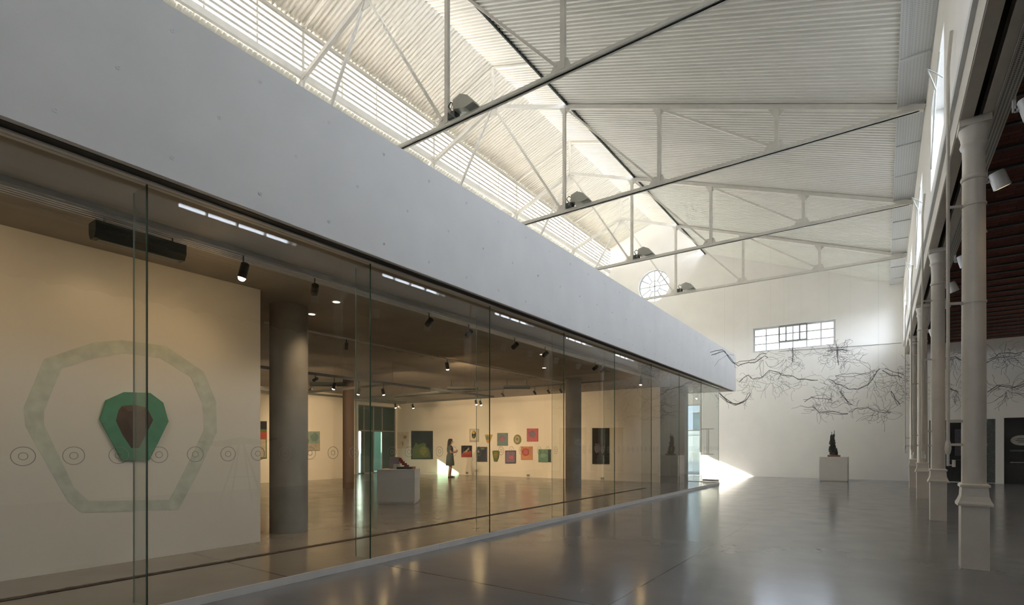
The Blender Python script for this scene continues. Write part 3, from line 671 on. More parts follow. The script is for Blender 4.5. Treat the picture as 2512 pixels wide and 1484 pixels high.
picture('rose red picture with a grey blob, top right of the group', R4(1293.5, 1051, 1320.5, 1083), 'p_rose', [('p_violet', blob(1307, 1065, 9, 8.5, 14, .16, 4))])
picture('square black and orange-red picture, lower left of the group', R4(1133, 1093, 1158, 1121), 'p_black', [('p_red', [(1133.5, 1121), (1133.5, 1113), (1142, 1109), (1150, 1107), (1157.5, 1106), (1157.5, 1121)]), ('p_sand', [(1136, 1111), (1145, 1104), (1152, 1097), (1153, 1101), (1146, 1109)])])
picture('nearly black upright picture, second in the lower row', R4(1171, 1096, 1195.5, 1132.5), 'p_plum', [('p_black', R4(1173, 1099, 1194, 1131)), ('p_olive', blob(1185, 1101, 5, 2)), ('p_grey', blob(1175.5, 1108, 1.6, 3))])
picture('green pot shaped picture with a small red mark', [(1209, 1107), (1212, 1105), (1222, 1105), (1226, 1108), (1224, 1122), (1220, 1132), (1213, 1132), (1210.5, 1120)], 'p_lime', [('p_olive', blob(1217.5, 1116, 5, 8)), ('p_rose', blob(1218, 1115, 1.5, 3.5))])
picture('purple-grey picture with a rose blot', R4(1240.5, 1105, 1266, 1136.5), 'p_plum', [('p_violet', R4(1243, 1108, 1264, 1133)), ('p_rose', blob(1256, 1122, 5.5, 4.5, 12, .2, 3))])
picture('orange picture with a red disc', R4(1279, 1095, 1307, 1127.5), 'p_orange', [('p_red', blob(1291, 1109, 9, 9.5, 22)), ('p_rose', blob(1291, 1109, 6, 6.4, 20))])
picture('green picture at lower right, next to the second concrete column', R4(1322, 1102, 1352.5, 1133.5), 'p_mint', [('p_sky', blob(1334, 1118, 8, 5, 14, .2, 8)), ('p_dark', R4(1346, 1103, 1352, 1133))])
picture('tall dark painting alone near the far end of the gallery', R4(1454, 1050, 1495, 1138), 'p_dark', [('p_black', R4(1457, 1054, 1478, 1134)), ('p_plum', blob(1466, 1098, 8, 12, 14, .2, 5))])
picture('pale paper print with a reddish figure beside the green door', R4(950, 1058, 966, 1108), 'p_cream', [('p_sepia', blob(957, 1076, 4, 9, 12, .25, 2)), ('p_sepia', blob(958, 1096, 3, 7, 12, .25, 3))], 'print', 'paper_picture', th=.01)
picture('pale paper print with a brown curl, left of the dark painting', R4(975, 1060, 1003, 1100), 'p_cream', [('p_sepia', blob(994, 1072, 4, 4, 12, .2, 6)), ('p_sepia', blob(988, 1088, 2.4, 6, 12, .3, 7))], 'print', 'paper_picture', th=.01)
GI = 'pictures on the inner gallery wall'
picture('wide grey-green landscape picture right of the big concrete column', R4(690, 1058, 783.5, 1105), 'p_sand', [('p_sky', R4(692, 1060, 781.5, 1088)), ('p_teal', blob(770, 1073, 10, 11, 12, .15, 9)), ('p_olive', blob(750, 1082, 7, 6, 14, .1, 3)), ('p_black', blob(748, 1082, 4.5, 3.6))], X=-17.797, group=GI)
picture('tall picture of black, red and green seen in the gap beside the partition', R4(620, 1033, 653, 1125), 'p_lime', [('p_black', R4(620, 1034, 653, 1053)), ('p_red', R4(630, 1060, 653, 1076)), ('p_sand', R4(622, 1078, 650, 1122))], X=-17.797, group=GI)
# sockets low on the end wall
for k, (u, v) in enumerate(((1146, 1160), (1296, 1166), (1478, 1174))):
    p = onY(u, v, YG); o = MB().box(p.x - .07, p.x + .07, YG - .012, YG, p.z - .045, p.z + .045).box(p.x - .02, p.x + .02, YG - .02, YG - .012, p.z - .02, p.z + .02).build('wall_socket', M['steel_grey'])
    props(o, ('low wall socket right of the woman', 'low wall socket under the orange picture with the disc', 'low wall socket under the tall dark painting')[k], 'socket', 'sockets on the end wall')

# ------------------------------------------------------------------ plinths and sculptures
F = Vector((-ST, CT, 0)); Rt = Vector((CT, ST, 0)); UP = Vector((0, 0, 1))
c0 = onZ(971, 1236, GF) + F * .335
t = thing('gallery_plinth', 'white box plinth inside the gallery carrying coloured blocks', 'plinth', c0)
ph = .765
MB().obox(c0 + UP * (.02), Rt * .40, F * .31, UP * .02).build('kick_base', M['plinth_white'], t)
MB().obox(c0 + UP * (.04 + ph / 2 - .02), Rt * .42, F * .335, UP * (ph / 2 - .02)).build('body', M['plinth_white'], t)
tp = c0 + UP * ph
q0 = thing('block_sculpture', 'small sculpture of lilac board, red steps and blocks on the gallery plinth', 'sculpture', tp)
def bl(name, m, x, y, z, a, b, c_): MB().obox(tp + Rt * x + F * y + UP * (z + c_), Rt * a, F * b, UP * c_).build(name, M[m], q0)
bl('black_slab', 'p_black', .14, .0, 0, .17, .12, .025); bl('lilac_board', 'p_lilac', -.13, .12, 0, .12, .012, .135)
bl('white_block', 'plinth_white', -.05, .0, 0, .065, .06, .055)
zz = MB()
for (x, z) in ((.20, .05), (.15, .05), (.15, .09), (.10, .09), (.10, .13), (.06, .13), (.06, .17), (.03, .17), (.03, .21)): zz.obox(tp + Rt * x + UP * (z + .022), Rt * .028, F * .03, UP * .024)
zz.build('red_steps', M['p_crimson'], q0); bl('orange_block', 'p_orange', .36, -.05, 0, .025, .03, .03)

YP = 23.75; xp = onY(2044, 1150, YP).x
t = thing('hall_plinth', 'white cube plinth on the hall floor before the back wall', 'plinth', (xp, YP + .45, 0))
MB().box(xp - .465, xp + .465, YP, YP + .9, 0.03, .945).build('body', M['plinth_white'], t); MB().box(xp - .44, xp + .44, YP + .03, YP + .87, 0, .03).build('kick_base', M['plinth_white'], t)
t = thing('bronze_tower', 'ragged dark bronze tower on a wooden board, standing on the hall plinth', 'sculpture', (xp, YP + .4, .945))
yq = YP + .4
MB().box(xp - .21, xp + .21, yq - .12, yq + .12, .945, 1.01).box(xp - .1, xp + .14, yq - .09, yq + .09, 1.01, 1.03).build('wooden_base', M['wood_brown'], t)
b = MB(); rr = random.Random(5)
for i in range(52):
    k = rr.random(); z = 1.04 + k * .72; sp = .12 * (1 - k) + .04
    p = Vector((xp - .05 + rr.uniform(-sp, sp), yq + rr.uniform(-.08, .08) * (1 - k * .5), z)); s_ = rr.uniform(.018, .045)
    b.obox(p, Vector((s_, rr.uniform(-.01, .01), rr.uniform(-.02, .02))), Vector((0, s_, rr.uniform(-.01, .01))), Vector((rr.uniform(-.02, .02), 0, s_ * rr.uniform(1, 2.4))))
for dx, z1 in ((-.13, 1.6), (-.06, 1.92), (.0, 1.7), (.05, 1.98), (.1, 1.42), (-.09, 1.75)):
    b.tube([(xp + dx, yq, 1.02), (xp - .03 + dx * .6, yq + .02, (1.02 + z1) / 2), (xp - .03 + dx * .75, yq, z1)], [.03, .024, .008], 6)
b.box(xp + .06, xp + .13, yq - .04, yq + .04, 1.02, 1.13).build('tower', M['bronze'], t)
# trestle sculpture in the aisle, seen mirrored in the glass
t = thing('trestle_sculpture', 'dark propeller shaped beam on a trestle, standing in the aisle, mirrored in the glass', 'sculpture', (3.5, 6.9, 0))
MB().tube([(3.0, 5.7, 1.45), (3.2, 6.2, 1.40), (3.45, 6.9, 1.5), (3.7, 7.5, 1.46), (3.95, 8.1, 1.56)], [.03, .07, .09, .06, .03], 8).build('beam', M['bronze'], t)
for dx, dy in ((-.25, -.4), (.25, -.4), (-.25, .4), (.25, .4)): MB().tube([(3.45, 6.9 + dy * .1, 1.45), (3.45 + dx, 6.9 + dy, 0)], .022, 6).build('leg', M['bronze'], t)
MB().tube([(3.35, 6.68, .6), (3.35, 7.12, .6)], .016, 6).tube([(3.55, 6.68, .6), (3.55, 7.12, .6)], .016, 6).build('stretcher', M['bronze'], t)

# ------------------------------------------------------------------ hanging wire sculptures
def wires(label, Y, guides, spots, top, seed, r=.0085, strands=2, twig=.5, name='wire_sculpture'):
    rr = random.Random(seed); mb = MB()
    allp = []
    for g_ in guides:
        pts = [onY(u, v, Y) for u, v in g_]
        for s in range(strands):
            path = []; off = Vector((rr.uniform(-.04, .04), rr.uniform(-.25, .25), rr.uniform(-.05, .05)))
            for a, b_ in zip(pts, pts[1:]):
                n_ = max(2, int((b_ - a).length / .16))
                for k in range(n_):
                    path.append(a.lerp(b_, k / n_) + off + Vector((rr.uniform(-.03, .03), rr.uniform(-.05, .05), rr.uniform(-.045, .045))))
            path.append(pts[-1] + off); mb.tube(path, r * rr.uniform(.7, 1.3), 4, False); allp += path
            for p in path:
                if rr.random() < twig:
                    q = [p]; d = Vector((rr.uniform(-1, 1), rr.uniform(-.5, .5), rr.uniform(-1.2, .35)))
                    for k in range(rr.randint(2, 4)):
                        d = (d + Vector((rr.uniform(-.9, .9), rr.uniform(-.4, .4), rr.uniform(-.8, .6)))).normalized(); q.append(q[-1] + d * rr.uniform(.07, .17))
                    mb.tube(q, r * .42, 3, False)
    for (u, v, ru, rv, n_) in spots:
        for k in range(n_):
            a = rr.uniform(0, 6.28); q = [onY(u + ru * rr.uniform(0, .6) * math.cos(a), v + rv * rr.uniform(0, .6) * math.sin(a), Y) + Vector((0, rr.uniform(-.3, .3), 0))]; d = Vector((math.cos(a), rr.uniform(-.4, .4), -math.sin(a) - .25))
            for j in range(rr.randint(3, 6)):
                d = (d * .9 + Vector((rr.uniform(-.8, .8), rr.uniform(-.4, .4), rr.uniform(-.8, .8)))).normalized(); q.append(q[-1] + d * rr.uniform(.07, .18))
            mb.tube(q, r * rr.uniform(.35, .6), 3, False); allp += q
    t = thing(name, label, 'wire sculpture', (sum(p.x for p in allp) / len(allp), Y, sum(p.z for p in allp) / len(allp)), 'hanging wire sculptures')
    mb.build('tangle', M['wire_dark'], t, fix=False)
    xs = sorted(allp, key=lambda p: p.x); th_ = MB()
    for p in (xs[len(xs) // 6], xs[len(xs) * 5 // 6]): th_.tube([p, (p.x, p.y, top)], .0008, 3, False)
    th_.build('hanging_thread', M['steel_grey'], t, fix=False)
wires('dark wire branch arching in front of the white box end', 17.3, [[(1742, 868), (1772, 860), (1786, 876), (1802, 889), (1815, 892), (1850, 884), (1866, 870), (1880, 872)]], [(1872, 880, 12, 14, 8)], 8.0, 11, strands=2, twig=.22, r=.009)
wires('small wire shower hanging under the middle of the strip window', 23.0, [[(1945, 852), (1946, 872), (1944, 885)]], [(1930, 876, 16, 26, 16), (1962, 880, 20, 28, 16)], 8.0, 12, twig=.6)
wires('dense wire tangle hanging at the right end of the strip window', 23.0, [[(2030, 862), (2055, 858), (2080, 862)], [(2056, 845), (2058, 892)]], [(2055, 858, 22, 14, 34), (2040, 880, 26, 30, 20), (2085, 880, 26, 30, 22)], 8.0, 13)
wires('dark drooping wire loop hanging beside the glass corner', 21.75, [[(1764, 962), (1778, 978), (1800, 992), (1820, 990), (1834, 978), (1842, 964)], [(1766, 972), (1785, 988), (1805, 994), (1830, 984)]], [], 8.0, 14, strands=2, twig=.25, r=.011)
wires('long wire branch hanging left of centre across the back wall', 22.6, [[(1815, 938), (1835, 922), (1848, 935), (1868, 930), (1888, 914), (1920, 922), (1960, 932), (2005, 936)]], [(1835, 940, 22, 20, 16), (1900, 940, 40, 20, 26), (1945, 950, 14, 20, 8)], 8.0, 15, twig=.45)
wires('long wire branch sagging right of centre across the back wall', 23.3, [[(2030, 930), (2062, 944), (2082, 952), (2105, 953), (2130, 940), (2148, 915), (2158, 903)], [(2055, 922), (2080, 920), (2115, 919), (2150, 908)]], [(2035, 945, 20, 22, 18), (2145, 935, 18, 22, 24)], 8.0, 16, twig=.4)
wires('low spreading wire tangle hanging above the bronze tower', 22.0, [[(1970, 984), (1990, 975), (2020, 974), (2040, 982)], [(1992, 998), (2010, 1016), (2035, 1012), (2060, 1019), (2080, 1018)], [(2082, 1006), (2100, 998), (2128, 997), (2150, 1004), (2185, 1008)], [(2060, 962), (2078, 985), (2090, 992)]], [(2020, 995, 40, 22, 30), (2060, 975, 26, 20, 16), (2160, 1010, 32, 14, 24)], 8.0, 17, twig=.5)
wires('faint wire tangle hanging beside the farthest column', 23.6, [[(2168, 906), (2190, 918), (2215, 925)], [(2186, 960), (2196, 985), (2205, 995)]], [(2205, 935, 16, 26, 18), (2240, 905, 20, 26, 16), (2250, 960, 22, 26, 14)], 5.25, 18)
wires('wire tangle hanging in the aisle between second and nearest columns', 22.5, [[(2318, 880), (2345, 872), (2360, 884)], [(2320, 950), (2350, 960)]], [(2340, 878, 18, 14, 18), (2345, 950, 20, 34, 20)], 5.25, 19)
wires('wire tangle hanging in the aisle right of the nearest column', 22.0, [[(2422, 884), (2450, 872), (2490, 868), (2512, 862)], [(2428, 962), (2455, 945), (2490, 952), (2520, 940)]], [(2465, 880, 36, 18, 30), (2470, 955, 40, 30, 34)], 5.25, 20)
cb = MB().tube([onY(1910, 862, YB - .03), onY(2060, 852, YB - .03), onY(2212, 841, YB - .03)], .008, 5)
props(cb.build('wall_cable', M['wire_dark']), 'thin dark cable running along the back wall under the strip window', 'cable')

# ------------------------------------------------------------------ gallery light fittings
WARM = (1.0, .70, .40)
def lamp(name, loc, target, power, size=1.25, blend=.6, r=.03, col=WARM):
    l = bpy.data.lights.new(name, 'SPOT'); l.energy = power; l.color = col; l.spot_size = size; l.spot_blend = blend; l.shadow_soft_size = r
    o = bpy.data.objects.new(name, l); COL.objects.link(o); o.location = loc
    o.rotation_euler = (Vector(target) - Vector(loc)).to_track_quat('-Z', 'Y').to_euler(); return o
def spot(label, loc, target, top, lit=True, power=0, r=.035, ln=.11, size=1.25):
    """track spotlight: stem from its rail, can and lamp face"""
    p = Vector(loc); d = (Vector(target) - p).normalized()
    t = thing('track_spotlight', label, 'spotlight', (p.x, p.y, top), 'track spotlights in the gallery')
    MB().tube([(p.x, p.y, top), (p.x, p.y, p.z)], .008, 6).build('stem', M['black_metal'], t)
    dl = d
    if lit: d = (d + Vector((0, 0, -1.6))).normalized()
    c = MB(); c.smooth = True; c.lathe([(r * .6, -ln * .8), (r * .95, -ln * .7), (r, ln * .5), (r * .9, ln * .5), (r * .85, ln * .35)], p, 14, d); can = c.build('can', M['black_metal'], t)
    c = MB(); c.smooth = True; c.lathe([(r * .84, ln * .34), (r * .84, ln * .5), (r * .6, ln * .68), (r * .2, ln * .74)] if lit else [(r * .84, ln * .34), (r * .84, ln * .36)], p, 14, d); c.build('lamp', M['bulb'] if lit else M['steel_grey'], can)
    if lit and power: lamp('spot_lamp', p + d * (ln * .9), target, power, size)
S0 = SOF - .065
spot('bright spotlight near the ceiling slot above the partition end', (-5.62, 3.0, 3.22), (-6.87, 2.2, 1.3), S0, True, 5, .045, .13, 2.2)
spot('unlit pale spotlight on the ceiling slot just past the partition end', (-5.66, 3.9, 3.25), (-7.6, 5, 2.0), S0, False, 0, .045)
for lab, y in (('tilted unlit spotlight on the ceiling slot above the white plinth', 5.9), ('dark spotlight on the ceiling slot beside the third glass joint', 6.85), ('unlit spotlight on the ceiling slot past the third glass joint', 8.2), ('unlit spotlight on the ceiling slot before the second concrete column', 9.3),
               ('first of two unlit spotlights near the far end of the ceiling slot', 11.6), ('second of two unlit spotlights near the far end of the ceiling slot', 12.0)):
    spot(lab, (-5.68, y, 3.24), (-9.5, y + 1, 1.2), S0, False, 0, .045)
spot('bright spotlight at the far end of the ceiling slot', (-5.7, 14.6, 3.2), (-8.0, 18.3, 1.4), S0, True, 40, .045, .13, 1.6)
lamp('spot_lamp', (-5.62, .2, 3.2), (-6.87, .9, 1.9), 18, 2.5, .9, .05)  # unseen lamp without a fitting, added to warm the partition
# long rail with a spotlight
t = thing('light_rail', 'thin pale light rail running along the gallery ceiling', 'rail', (-8.35, 8, 3.4)); MB().box(-8.365, -8.335, 4.8, 15, 3.385, 3.415).build('rail', M['pale_steel'], t)
hg = MB()
for y in (5.5, 9.0, 12.5): hg.tube([(-8.35, y, 3.415), (-8.35, y, SOF)], .006, 5)
hg.build('hanger', M['steel_grey'], t)
p = onX(1097, 899, -8.35); spot('brightest spotlight hanging alone from the ceiling rail above the woman', (-8.35, p.y, p.z), (-12.5, 18.4, 1.3), 3.39, True, 150, .045, .12, 1.2)
p = onX(850, 850, -8.35); spot('dark spotlight on the ceiling rail left of the bright one', (-8.35, p.y, p.z), (-12, 9, 0), 3.39, False)
# hanging pipe grid
ZG = 2.92; X0, X1, Y0, Y1 = -14.0, -10.1, 4.6, 13.4
t = thing('lighting_grid', 'dark rectangular pipe grid hanging under the gallery ceiling with spotlights', 'lighting grid', ((X0 + X1) / 2, (Y0 + Y1) / 2, ZG))
for x in (X0, X1): MB().box(x - .03, x + .03, Y0, Y1, ZG - .03, ZG + .03).build('side_rail', M['rail_grey'], t)
for y in (Y0 + .03, 9.2, 11.3, Y1 - .03): MB().box(X0 + .03, X1 - .03, y - .03, y + .03, ZG - .03, ZG + .03).build('cross_rail', M['rail_grey'], t)
hg = MB()
for x in (X0, X1):
    for y in (Y0 + .3, 9.2, Y1 - .2): hg.tube([(x, y, ZG + .03), (x, y, SOF)], .007, 5)
hg.build('hanger', M['steel_grey'], t)
lit = [(820, 948, X1, (-17.8, 8, 1.4), 'lit spotlight at the left end of the hanging grid, before the dark unit'), (880, 961, X1, (-17.8, 10.5, 1.4), 'lit spotlight on the near rail of the grid, above the slim column'), (940, 962, X1, (-15.5, 18.4, 1.3), 'lit spotlight on the near rail of the grid, right of the slim column'),
       (850, 977, X0, (-17.8, 12, 1.4), 'lit spotlight low on the far rail of the grid, at the slim column'), (970, 987, X0, (-17.2, 18.4, 1.3), 'lit spotlight on the far rail of the grid, above the green door')]
for u, v, x, tg, lab in lit:
    p = onX(u, v, x); z = min(p.z, ZG - .15); spot(lab, (x, p.y, z), tg, ZG - .03, True, 150, .04, .11, 1.25)
for u, v, tg, lit_, lab in ((1013, 996, (-15, 18.4, 1.3), True, 'lit downward spotlight at the far corner of the grid'), (1168, 984, (-12.3, 18.4, 1.3), True, 'left of two lit spotlights at the near far-end corner of the grid'), (1179, 989, (-10.8, 18.4, 1.3), True, 'right of two lit spotlights at the near far-end corner of the grid'), (980, 994, (-16, 18.4, 1.2), False, 'unlit spotlight hanging beside the far corner of the grid')):
    p = onY(u, v, Y1 - .03); spot(lab, (p.x, p.y, min(p.z, ZG - .15)), tg, ZG - .03, lit_, 135, .04, .11, 1.25)
for u, v, lab in ((773, 940, 'dark unlit spotlight standing above the left end of the grid'), (762, 962, 'dark unlit spotlight on the grid beside the big column')):
    p = onX(u, v, X1 if v < 950 else -12.0); spot(lab, (p.x, p.y, ZG - .12), (-17, p.y, 1), ZG - .03, False)
for k, (u, v) in enumerate(((1171, 963), (1234, 955), (1312, 948), (1346, 945), (1376, 945))):
    p = onY(u, v, 15.6); spot('dark unlit spotlight under the far ceiling, %s from left above the small paintings' % ('first', 'second', 'third', 'fourth', 'fifth')[k], (p.x, p.y, 3.22), (p.x, 18, 1.5), SOF, False, 0, .04)
# two more working wall washers along the end wall rail
t = thing('ceiling_rail', 'dark light rail under the far gallery ceiling before the paintings', 'rail', (-10, 15.6, SOF)); MB().box(-17, -6.6, 15.585, 15.615, SOF - .04, SOF).build('rail', M['rail_grey'], t)
# long dark ceiling units
def unit(label, c0, half, dirv, hz=.07, hw=.09, grp='dark ceiling units in the gallery'):
    t = thing('ceiling_unit', label, 'ceiling unit', c0, grp); c0 = Vector(c0); d = Vector(dirv); n_ = Vector((-d.y, d.x, 0))
    pr = [(-hw, hz), (hw, hz), (hw, -hz * .3), (hw * .6, -hz), (-hw * .6, -hz), (-hw, -hz * .3)]
    MB().prism([c0 - d * half + n_ * a + UP * b for a, b in pr], d * half * 2).build('housing', M['dark_fixture'], t)
    MB().obox(c0 - UP * (hz + .003), d * half * .9, n_ * hw * .45, UP * .003).build('grille', M['rail_grey'], t)
    s = MB()
    for e in (-.75, .75): s.tube([c0 + d * half * e + UP * hz, (c0 + d * half * e).xy.to_3d() + UP * SOF], .008, 5)
    s.build('hanger', M['black_metal'], t)
unit('long dark rounded unit hanging under the ceiling slot at left', (-5.74, 2.08, 3.27), .37, (0, 1, 0), .075, .085)
p = onZ(808, 943, 3.2); unit('dark unit under the ceiling beside the slim column, left', (p.x, p.y, 3.2), .55, (CT, ST, 0), .06, .12)
p = onZ(1136, 961, 3.1); unit('dark unit under the ceiling above the woman', (p.x, p.y, 3.2), .5, (CT, ST, 0), .05, .12)
p = onZ(1268, 952, 3.2); unit('dark unit under the ceiling above the teal picture', (p.x, p.y, 3.22), .42, (CT, ST, 0), .05, .12)
# recessed downlights
for k, (u, v) in enumerate(((243, 584), (825, 740), (765, 770), (1330, 869), (1335, 902))):
    p = onZ(u, v, SOF); t = thing('recessed_downlight', ('small recessed downlight at far left above the partition', 'recessed downlight above the white plinth, nearer the glass', 'recessed downlight beside the big concrete column', 'recessed downlight near the second concrete column, nearer the glass', 'recessed downlight near the second concrete column, deeper inside')[k], 'downlight', p, 'recessed downlights in the gallery')
    rim = MB().lathe([(.06, -.006), (.075, 0)], p, 20).build('rim', M['pale_steel'], t); MB().lathe([(.05, -.009), (.05, -.005)], p, 20).build('lamp', M['bulb_dim'], rim)
    lamp('downlight_lamp', p + Vector((0, 0, -.03)), p + Vector((0, 0, -2)), 2 if k == 0 else 38, 2.0, .8, .05)

# ------------------------------------------------------------------ the woman
wb = onZ(1104, 1171.5, GF); wa = math.radians(40)
Wf = Vector((math.cos(wa), math.sin(wa), 0)); Wl = Vector((-math.sin(wa), math.cos(wa), 0))
woman = thing('person', 'woman with long dark hair in a dark knee-length dress, arms folded, viewing the paintings', 'person', wb)
def W(f_, l_, z_): return wb + Wf * f_ + Wl * l_ + UP * z_
def skin_mesh(name, verts, edges_, radii, m, parent, lvl=2, root=0):
    me = bpy.data.meshes.new(name); off = WORLD[parent.name]; me.from_pydata([tuple(v - off) for v in verts], edges_, [])
    o = bpy.data.objects.new(name, me); COL.objects.link(o)
    sk = o.modifiers.new('s', 'SKIN'); sk.use_smooth_shade = True
    for i, r in enumerate(radii): me.skin_vertices[0].data[i].radius = r if isinstance(r, tuple) else (r, r)
    me.skin_vertices[0].data[root].use_root = True
    sub = o.modifiers.new('u', 'SUBSURF'); sub.levels = lvl; sub.render_levels = lvl
    bpy.context.view_layer.update(); dg = bpy.context.evaluated_depsgraph_get(); nm = bpy.data.meshes.new_from_object(o.evaluated_get(dg))
    bpy.data.objects.remove(o); nm.name = name; nm.materials.clear(); nm.materials.append(m)
    for p in nm.polygons: p.use_smooth = True
    o = bpy.data.objects.new(name, nm); COL.objects.link(o); o.parent = parent; WORLD[o.name] = off; return o
V, E, RA = [], [], []
def jv(p, r, parent=None):
    V.append(p); RA.append(r); i = len(V) - 1
    if parent is not None: E.append((parent, i))
    return i
pel = jv(W(0, 0, .86), .125); wai = jv(W(.01, 0, 1.0), .105, pel); che = jv(W(.0, 0, 1.18), .12, wai); nk0 = jv(W(-.01, 0, 1.31), .06, che); nk1 = jv(W(.015, 0, 1.385), .048, nk0); hd = jv(W(.04, 0, 1.46), .082, nk1); ht = jv(W(.035, 0, 1.545), .075, hd)
for s in (-1, 1):
    hip = jv(W(0, s * .08, .80), .095, pel); kn = jv(W(.02 + s * .01, s * .075, .45), .056, hip); ank = jv(W(-.02 + s * .03, s * .07, .10), .036, kn); he = jv(W(-.01 + s * .03, s * .07, .045), .038, ank); jv(W(.13 + s * .03, s * .075, .03), .03, he)
    sh = jv(W(-.01, s * .15, 1.26), .058, che); el = jv(W(.04, s * .20, 1.02), .04, sh); wr = jv(W(.22, s * .06, 1.06 + s * .02), .028, el); pa = jv(W(.265, s * .0, 1.085 + s * .02), .026, wr)
    for k in range(4): f1 = jv(W(.28 + .012 * k, -s * (.03 + .004 * k), 1.06 + .018 * k + s * .02), .0085, pa); jv(W(.262 + .01 * k, -s * (.06 + .006 * k), 1.055 + .018 * k + s * .02), .0075, f1)
    jv(W(.25, -s * .01, 1.135 + s * .02), .009, pa)
skin_mesh('body', V, E, RA, M['skin'], woman)
def loft(name, rings, m, n=24):
    mb = MB(); mb.smooth = True; vs = [W(f_ + a * math.cos(2 * math.pi * k / n), l_ + b * math.sin(2 * math.pi * k / n), z) for f_, l_, z, a, b in rings for k in range(n)]; k_ = len(rings)
    mb.add(vs, [(i * n + k, i * n + (k + 1) % n, (i + 1) * n + (k + 1) % n, (i + 1) * n + k) for i in range(k_ - 1) for k in range(n)] + [tuple(range(n - 1, -1, -1)), tuple(range((k_ - 1) * n, k_ * n))])
    return mb.build(name, m, woman)
loft('dress', [(.0, 0, .50, .17, .19), (.0, 0, .56, .175, .195), (.0, 0, .72, .16, .185), (.0, 0, .88, .145, .17), (.01, 0, 1.0, .115, .135), (.0, 0, 1.12, .13, .15), (0, 0, 1.22, .13, .175), (-.01, 0, 1.29, .10, .15), (-.01, 0, 1.33, .065, .085)], M['dress'])
sl = MB(); sl.smooth = True
for s in (-1, 1): sl.tube([W(-.01, s * .13, 1.285), W(.0, s * .175, 1.22), W(.02, s * .19, 1.12)], [.06, .065, .056], 12)
sl.build('sleeve', M['dress'], woman)
loft('hair', [(-.075, 0, 1.17, .03, .07), (-.075, 0, 1.24, .045, .09), (-.05, 0, 1.33, .06, .09), (-.02, 0, 1.43, .085, .092), (.005, 0, 1.52, .095, .09), (.015, 0, 1.575, .085, .075), (.015, 0, 1.60, .045, .04)], M['hair'])
fc = MB(); fc.smooth = True
fc.tube([W(.115, 0, 1.49), W(.135, 0, 1.455), W(.115, 0, 1.445)], [.006, .013, .008], 8); fc.build('nose', M['skin'], woman)
fc = MB(); fc.tube([W(.112, -.022, 1.418), W(.12, 0, 1.416), W(.112, .022, 1.418)], [.004, .007, .004], 6).build('mouth', M['p_rose'], woman)
fc = MB()
for s in (-1, 1): fc.lathe([(.002, .008), (.011, .003), (.011, -.003)], W(.108, s * .033, 1.485), 8, Wf)
fc.build('eye', M['shoe'], woman)
sh = MB(); sh.smooth = True
for s in (-1, 1): sh.tube([W(-.05 + s * .03, s * .07, .035), W(.05 + s * .03, s * .073, .036), W(.17 + s * .03, s * .078, .024)], [.036, .038, .02], 10)
sh.build('shoe', M['shoe'], woman)

# ------------------------------------------------------------------ outside, seen through the doorways
struct(MB().box(-60, -1, YB + .34, 95, -.35, -.05), 'floor_yard', M['pavement'])
struct(MB().box(-60, XE - .3, YR, YB + .34, -.35, -.05).box(-60, 30, -60, YR - .3, -.35, -.05).box(7.2, 60, YR - .3, 60, -.35, -.05), 'floor_court', M['bounce_grey'])  # court floor coloured dark to tone down its sunlit view
a = onY(1640, 1066, 52); b = onY(1745, 1066, 52)
o = MB().box(a.x - 4, b.x + 5, 52, 52.3, -.05, onY(1700, 1066, 52).z).box(a.x - 4, b.x + 5, 51.9, 52.4, onY(1700, 1066, 52).z, onY(1700, 1055, 52).z).build('garden_wall', M['white_plaster'])
props(o, 'white garden wall with a coping outside, seen through the far doorway', 'wall')
t = thing('distant_building', 'grey-blue flat roofed building beyond the garden wall', 'building', (onY(1705, 1050, 80).x, 82, 0))
x = onY(1700, 1050, 80).x; zt = onY(1700, 1012, 80).z
MB().box(x, x + 7, 80, 86, -.05, zt).build('body', M['facade_blue'], t)
wn = MB()
for k in range(4):
    for j in range(3): wn.box(x + .4 + k * 1.7, x + 1.6 + k * 1.7, 79.96, 80, 1.2 + j * 1.6, 2.2 + j * 1.6)
wn.build('window', M['p_sky'], t); MB().box(x - .2, x + 7.2, 79.8, 86.2, zt, zt + .2).build('roof_slab', M['white_plaster'], t)
def patio_chair(p, label):
    t = thing('patio_chair', label, 'chair', p, 'white chairs in the yard'); x, y, z = p
    MB().box(x - .24, x + .24, y - .24, y + .24, z + .42, z + .46).build('seat', M['plinth_white'], t); MB().box(x - .24, x + .24, y + .2, y + .24, z + .46, z + .9).build('backrest', M['plinth_white'], t)
    for sx in (-.21, .21):
        for sy in (-.21, .21): MB().tube([(x + sx, y + sy, z), (x + sx, y + sy, z + .43)], .02, 6).build('leg', M['steel_grey'], t)
for u, l in ((1690, 'left white chair in the yard before the garden wall'), (1700, 'middle white chair in the yard before the garden wall'), (1712, 'right white chair in the yard before the garden wall')):
    q = onY(u, 1100, 42); patio_chair((q.x, 42 + {1690: -1.5, 1700: 0, 1712: 1.4}[u], -.05), l)
o = MB().box(-24.2, -24, 8, 24, -.05, 2.9).build('court_wall', M['court_wall']); props(o, 'dark green wall of the side court outside the glazed gallery door, its shade in the colour', 'wall')  # wall colour darkened to stand for the shaded court

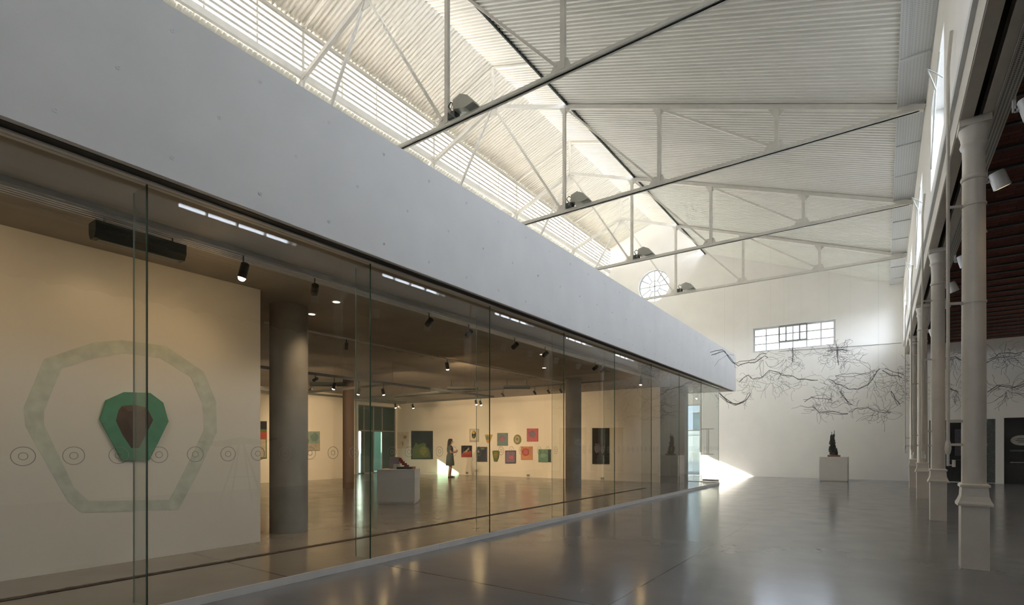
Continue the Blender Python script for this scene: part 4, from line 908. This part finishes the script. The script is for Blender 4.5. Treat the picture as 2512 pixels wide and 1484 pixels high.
# ------------------------------------------------------------------ light
sun = bpy.data.lights.new('sun', 'SUN'); sun.energy = 46.0; sun.angle = math.radians(.6); sun.color = (1, .92, .78)
so = bpy.data.objects.new('sun', sun); COL.objects.link(so)
so.rotation_euler = Vector((1, .35, -.46)).to_track_quat('-Z', 'Y').to_euler(); so.location = (-30, 10, 20)
wd = bpy.data.worlds.new('sky'); SC.world = wd; wd.use_nodes = True; nt = wd.node_tree; nt.nodes.clear()
wo = nt.nodes.new('ShaderNodeOutputWorld'); bg = nt.nodes.new('ShaderNodeBackground'); nt.links.new(bg.outputs[0], wo.inputs[0])
tcw = nt.nodes.new('ShaderNodeTexCoord'); sw = nt.nodes.new('ShaderNodeSeparateXYZ'); nt.links.new(tcw.outputs['Generated'], sw.inputs[0])
rw = nt.nodes.new('ShaderNodeValToRGB'); nt.links.new(sw.outputs['Z'], rw.inputs[0]); ew = rw.color_ramp.elements
ew[0].position, ew[0].color = 0.0, (.16, .155, .15, 1); ew[1].position, ew[1].color = .01, (.82, .885, 1.0, 1)
nt.links.new(rw.outputs[0], bg.inputs[0]); bg.inputs[1].default_value = 7.6
def portal(name, loc, rot, sx, sy):
    l = bpy.data.lights.new(name, 'AREA'); l.shape = 'RECTANGLE'; l.size = sx; l.size_y = sy; l.cycles.is_portal = True
    o = bpy.data.objects.new(name, l); COL.objects.link(o); o.location = loc; o.rotation_euler = rot
H = math.pi / 2
yc = (YR + YB) / 2
portal('sky_portal', (RID - LANT - .25, yc, 11.2), (0, -H, 0), 1.3, YB - YR)
portal('sky_portal', (RID + LANT + .25, yc, 11.2), (0, H, 0), 1.3, YB - YR)
portal('sky_portal', (-2, YR - .5, 6.05), (H, 0, 0), 4.8, 2.5)
portal('sky_portal', (XE - .5, 23.0, 2.5), (0, -H, 0), 5.2, 5.2)
portal('sky_portal', (XW + .5, yc, 6.3), (0, H, 0), 1.5, YB - YR)
portal('sky_portal', (XE - .5, yc, 6.3), (0, -H, 0), 1.5, YB - YR)
portal('sky_portal', (RID, YB + .5, 9.4), (-H, 0, 0), 1.7, 1.7)
portal('sky_portal', ((W2[0] + W2[1]) / 2, YB + .5, (W2[2] + W2[3]) / 2), (-H, 0, 0), 3.3, 1.2)
portal('sky_portal', ((DX[0] + DX[1]) / 2, YB + .5, 1.7), (-H, 0, 0), 1.4, 3.4)
for y in AL[::2]: lamp('aisle_lamp', (1.28, y + .03, 4.68), (1.6, y + .25, 3.5), 14, 1.5, .7, .06)

cam = bpy.data.cameras.new('camera'); co = bpy.data.objects.new('camera', cam); COL.objects.link(co)
co.location = (0, 0, EYE); co.rotation_euler = (H, 0, TH)
cam.sensor_width = 36; cam.sensor_fit = 'HORIZONTAL'; cam.lens = 36 * FPX / 2512; cam.shift_y = (HY - 742) / 2512; cam.clip_end = 300; cam.clip_start = .05
SC.camera = co
SC.view_settings.view_transform = 'Standard'; SC.view_settings.look = 'None'; SC.view_settings.gamma = 1; SC.view_settings.exposure = 1.1
SC.view_settings.use_curve_mapping = False
cy = SC.cycles
cy.transparent_max_bounces = 24; cy.max_bounces = 12; cy.diffuse_bounces = 6; cy.glossy_bounces = 4; cy.sample_clamp_indirect = 8
cy.use_denoising = True
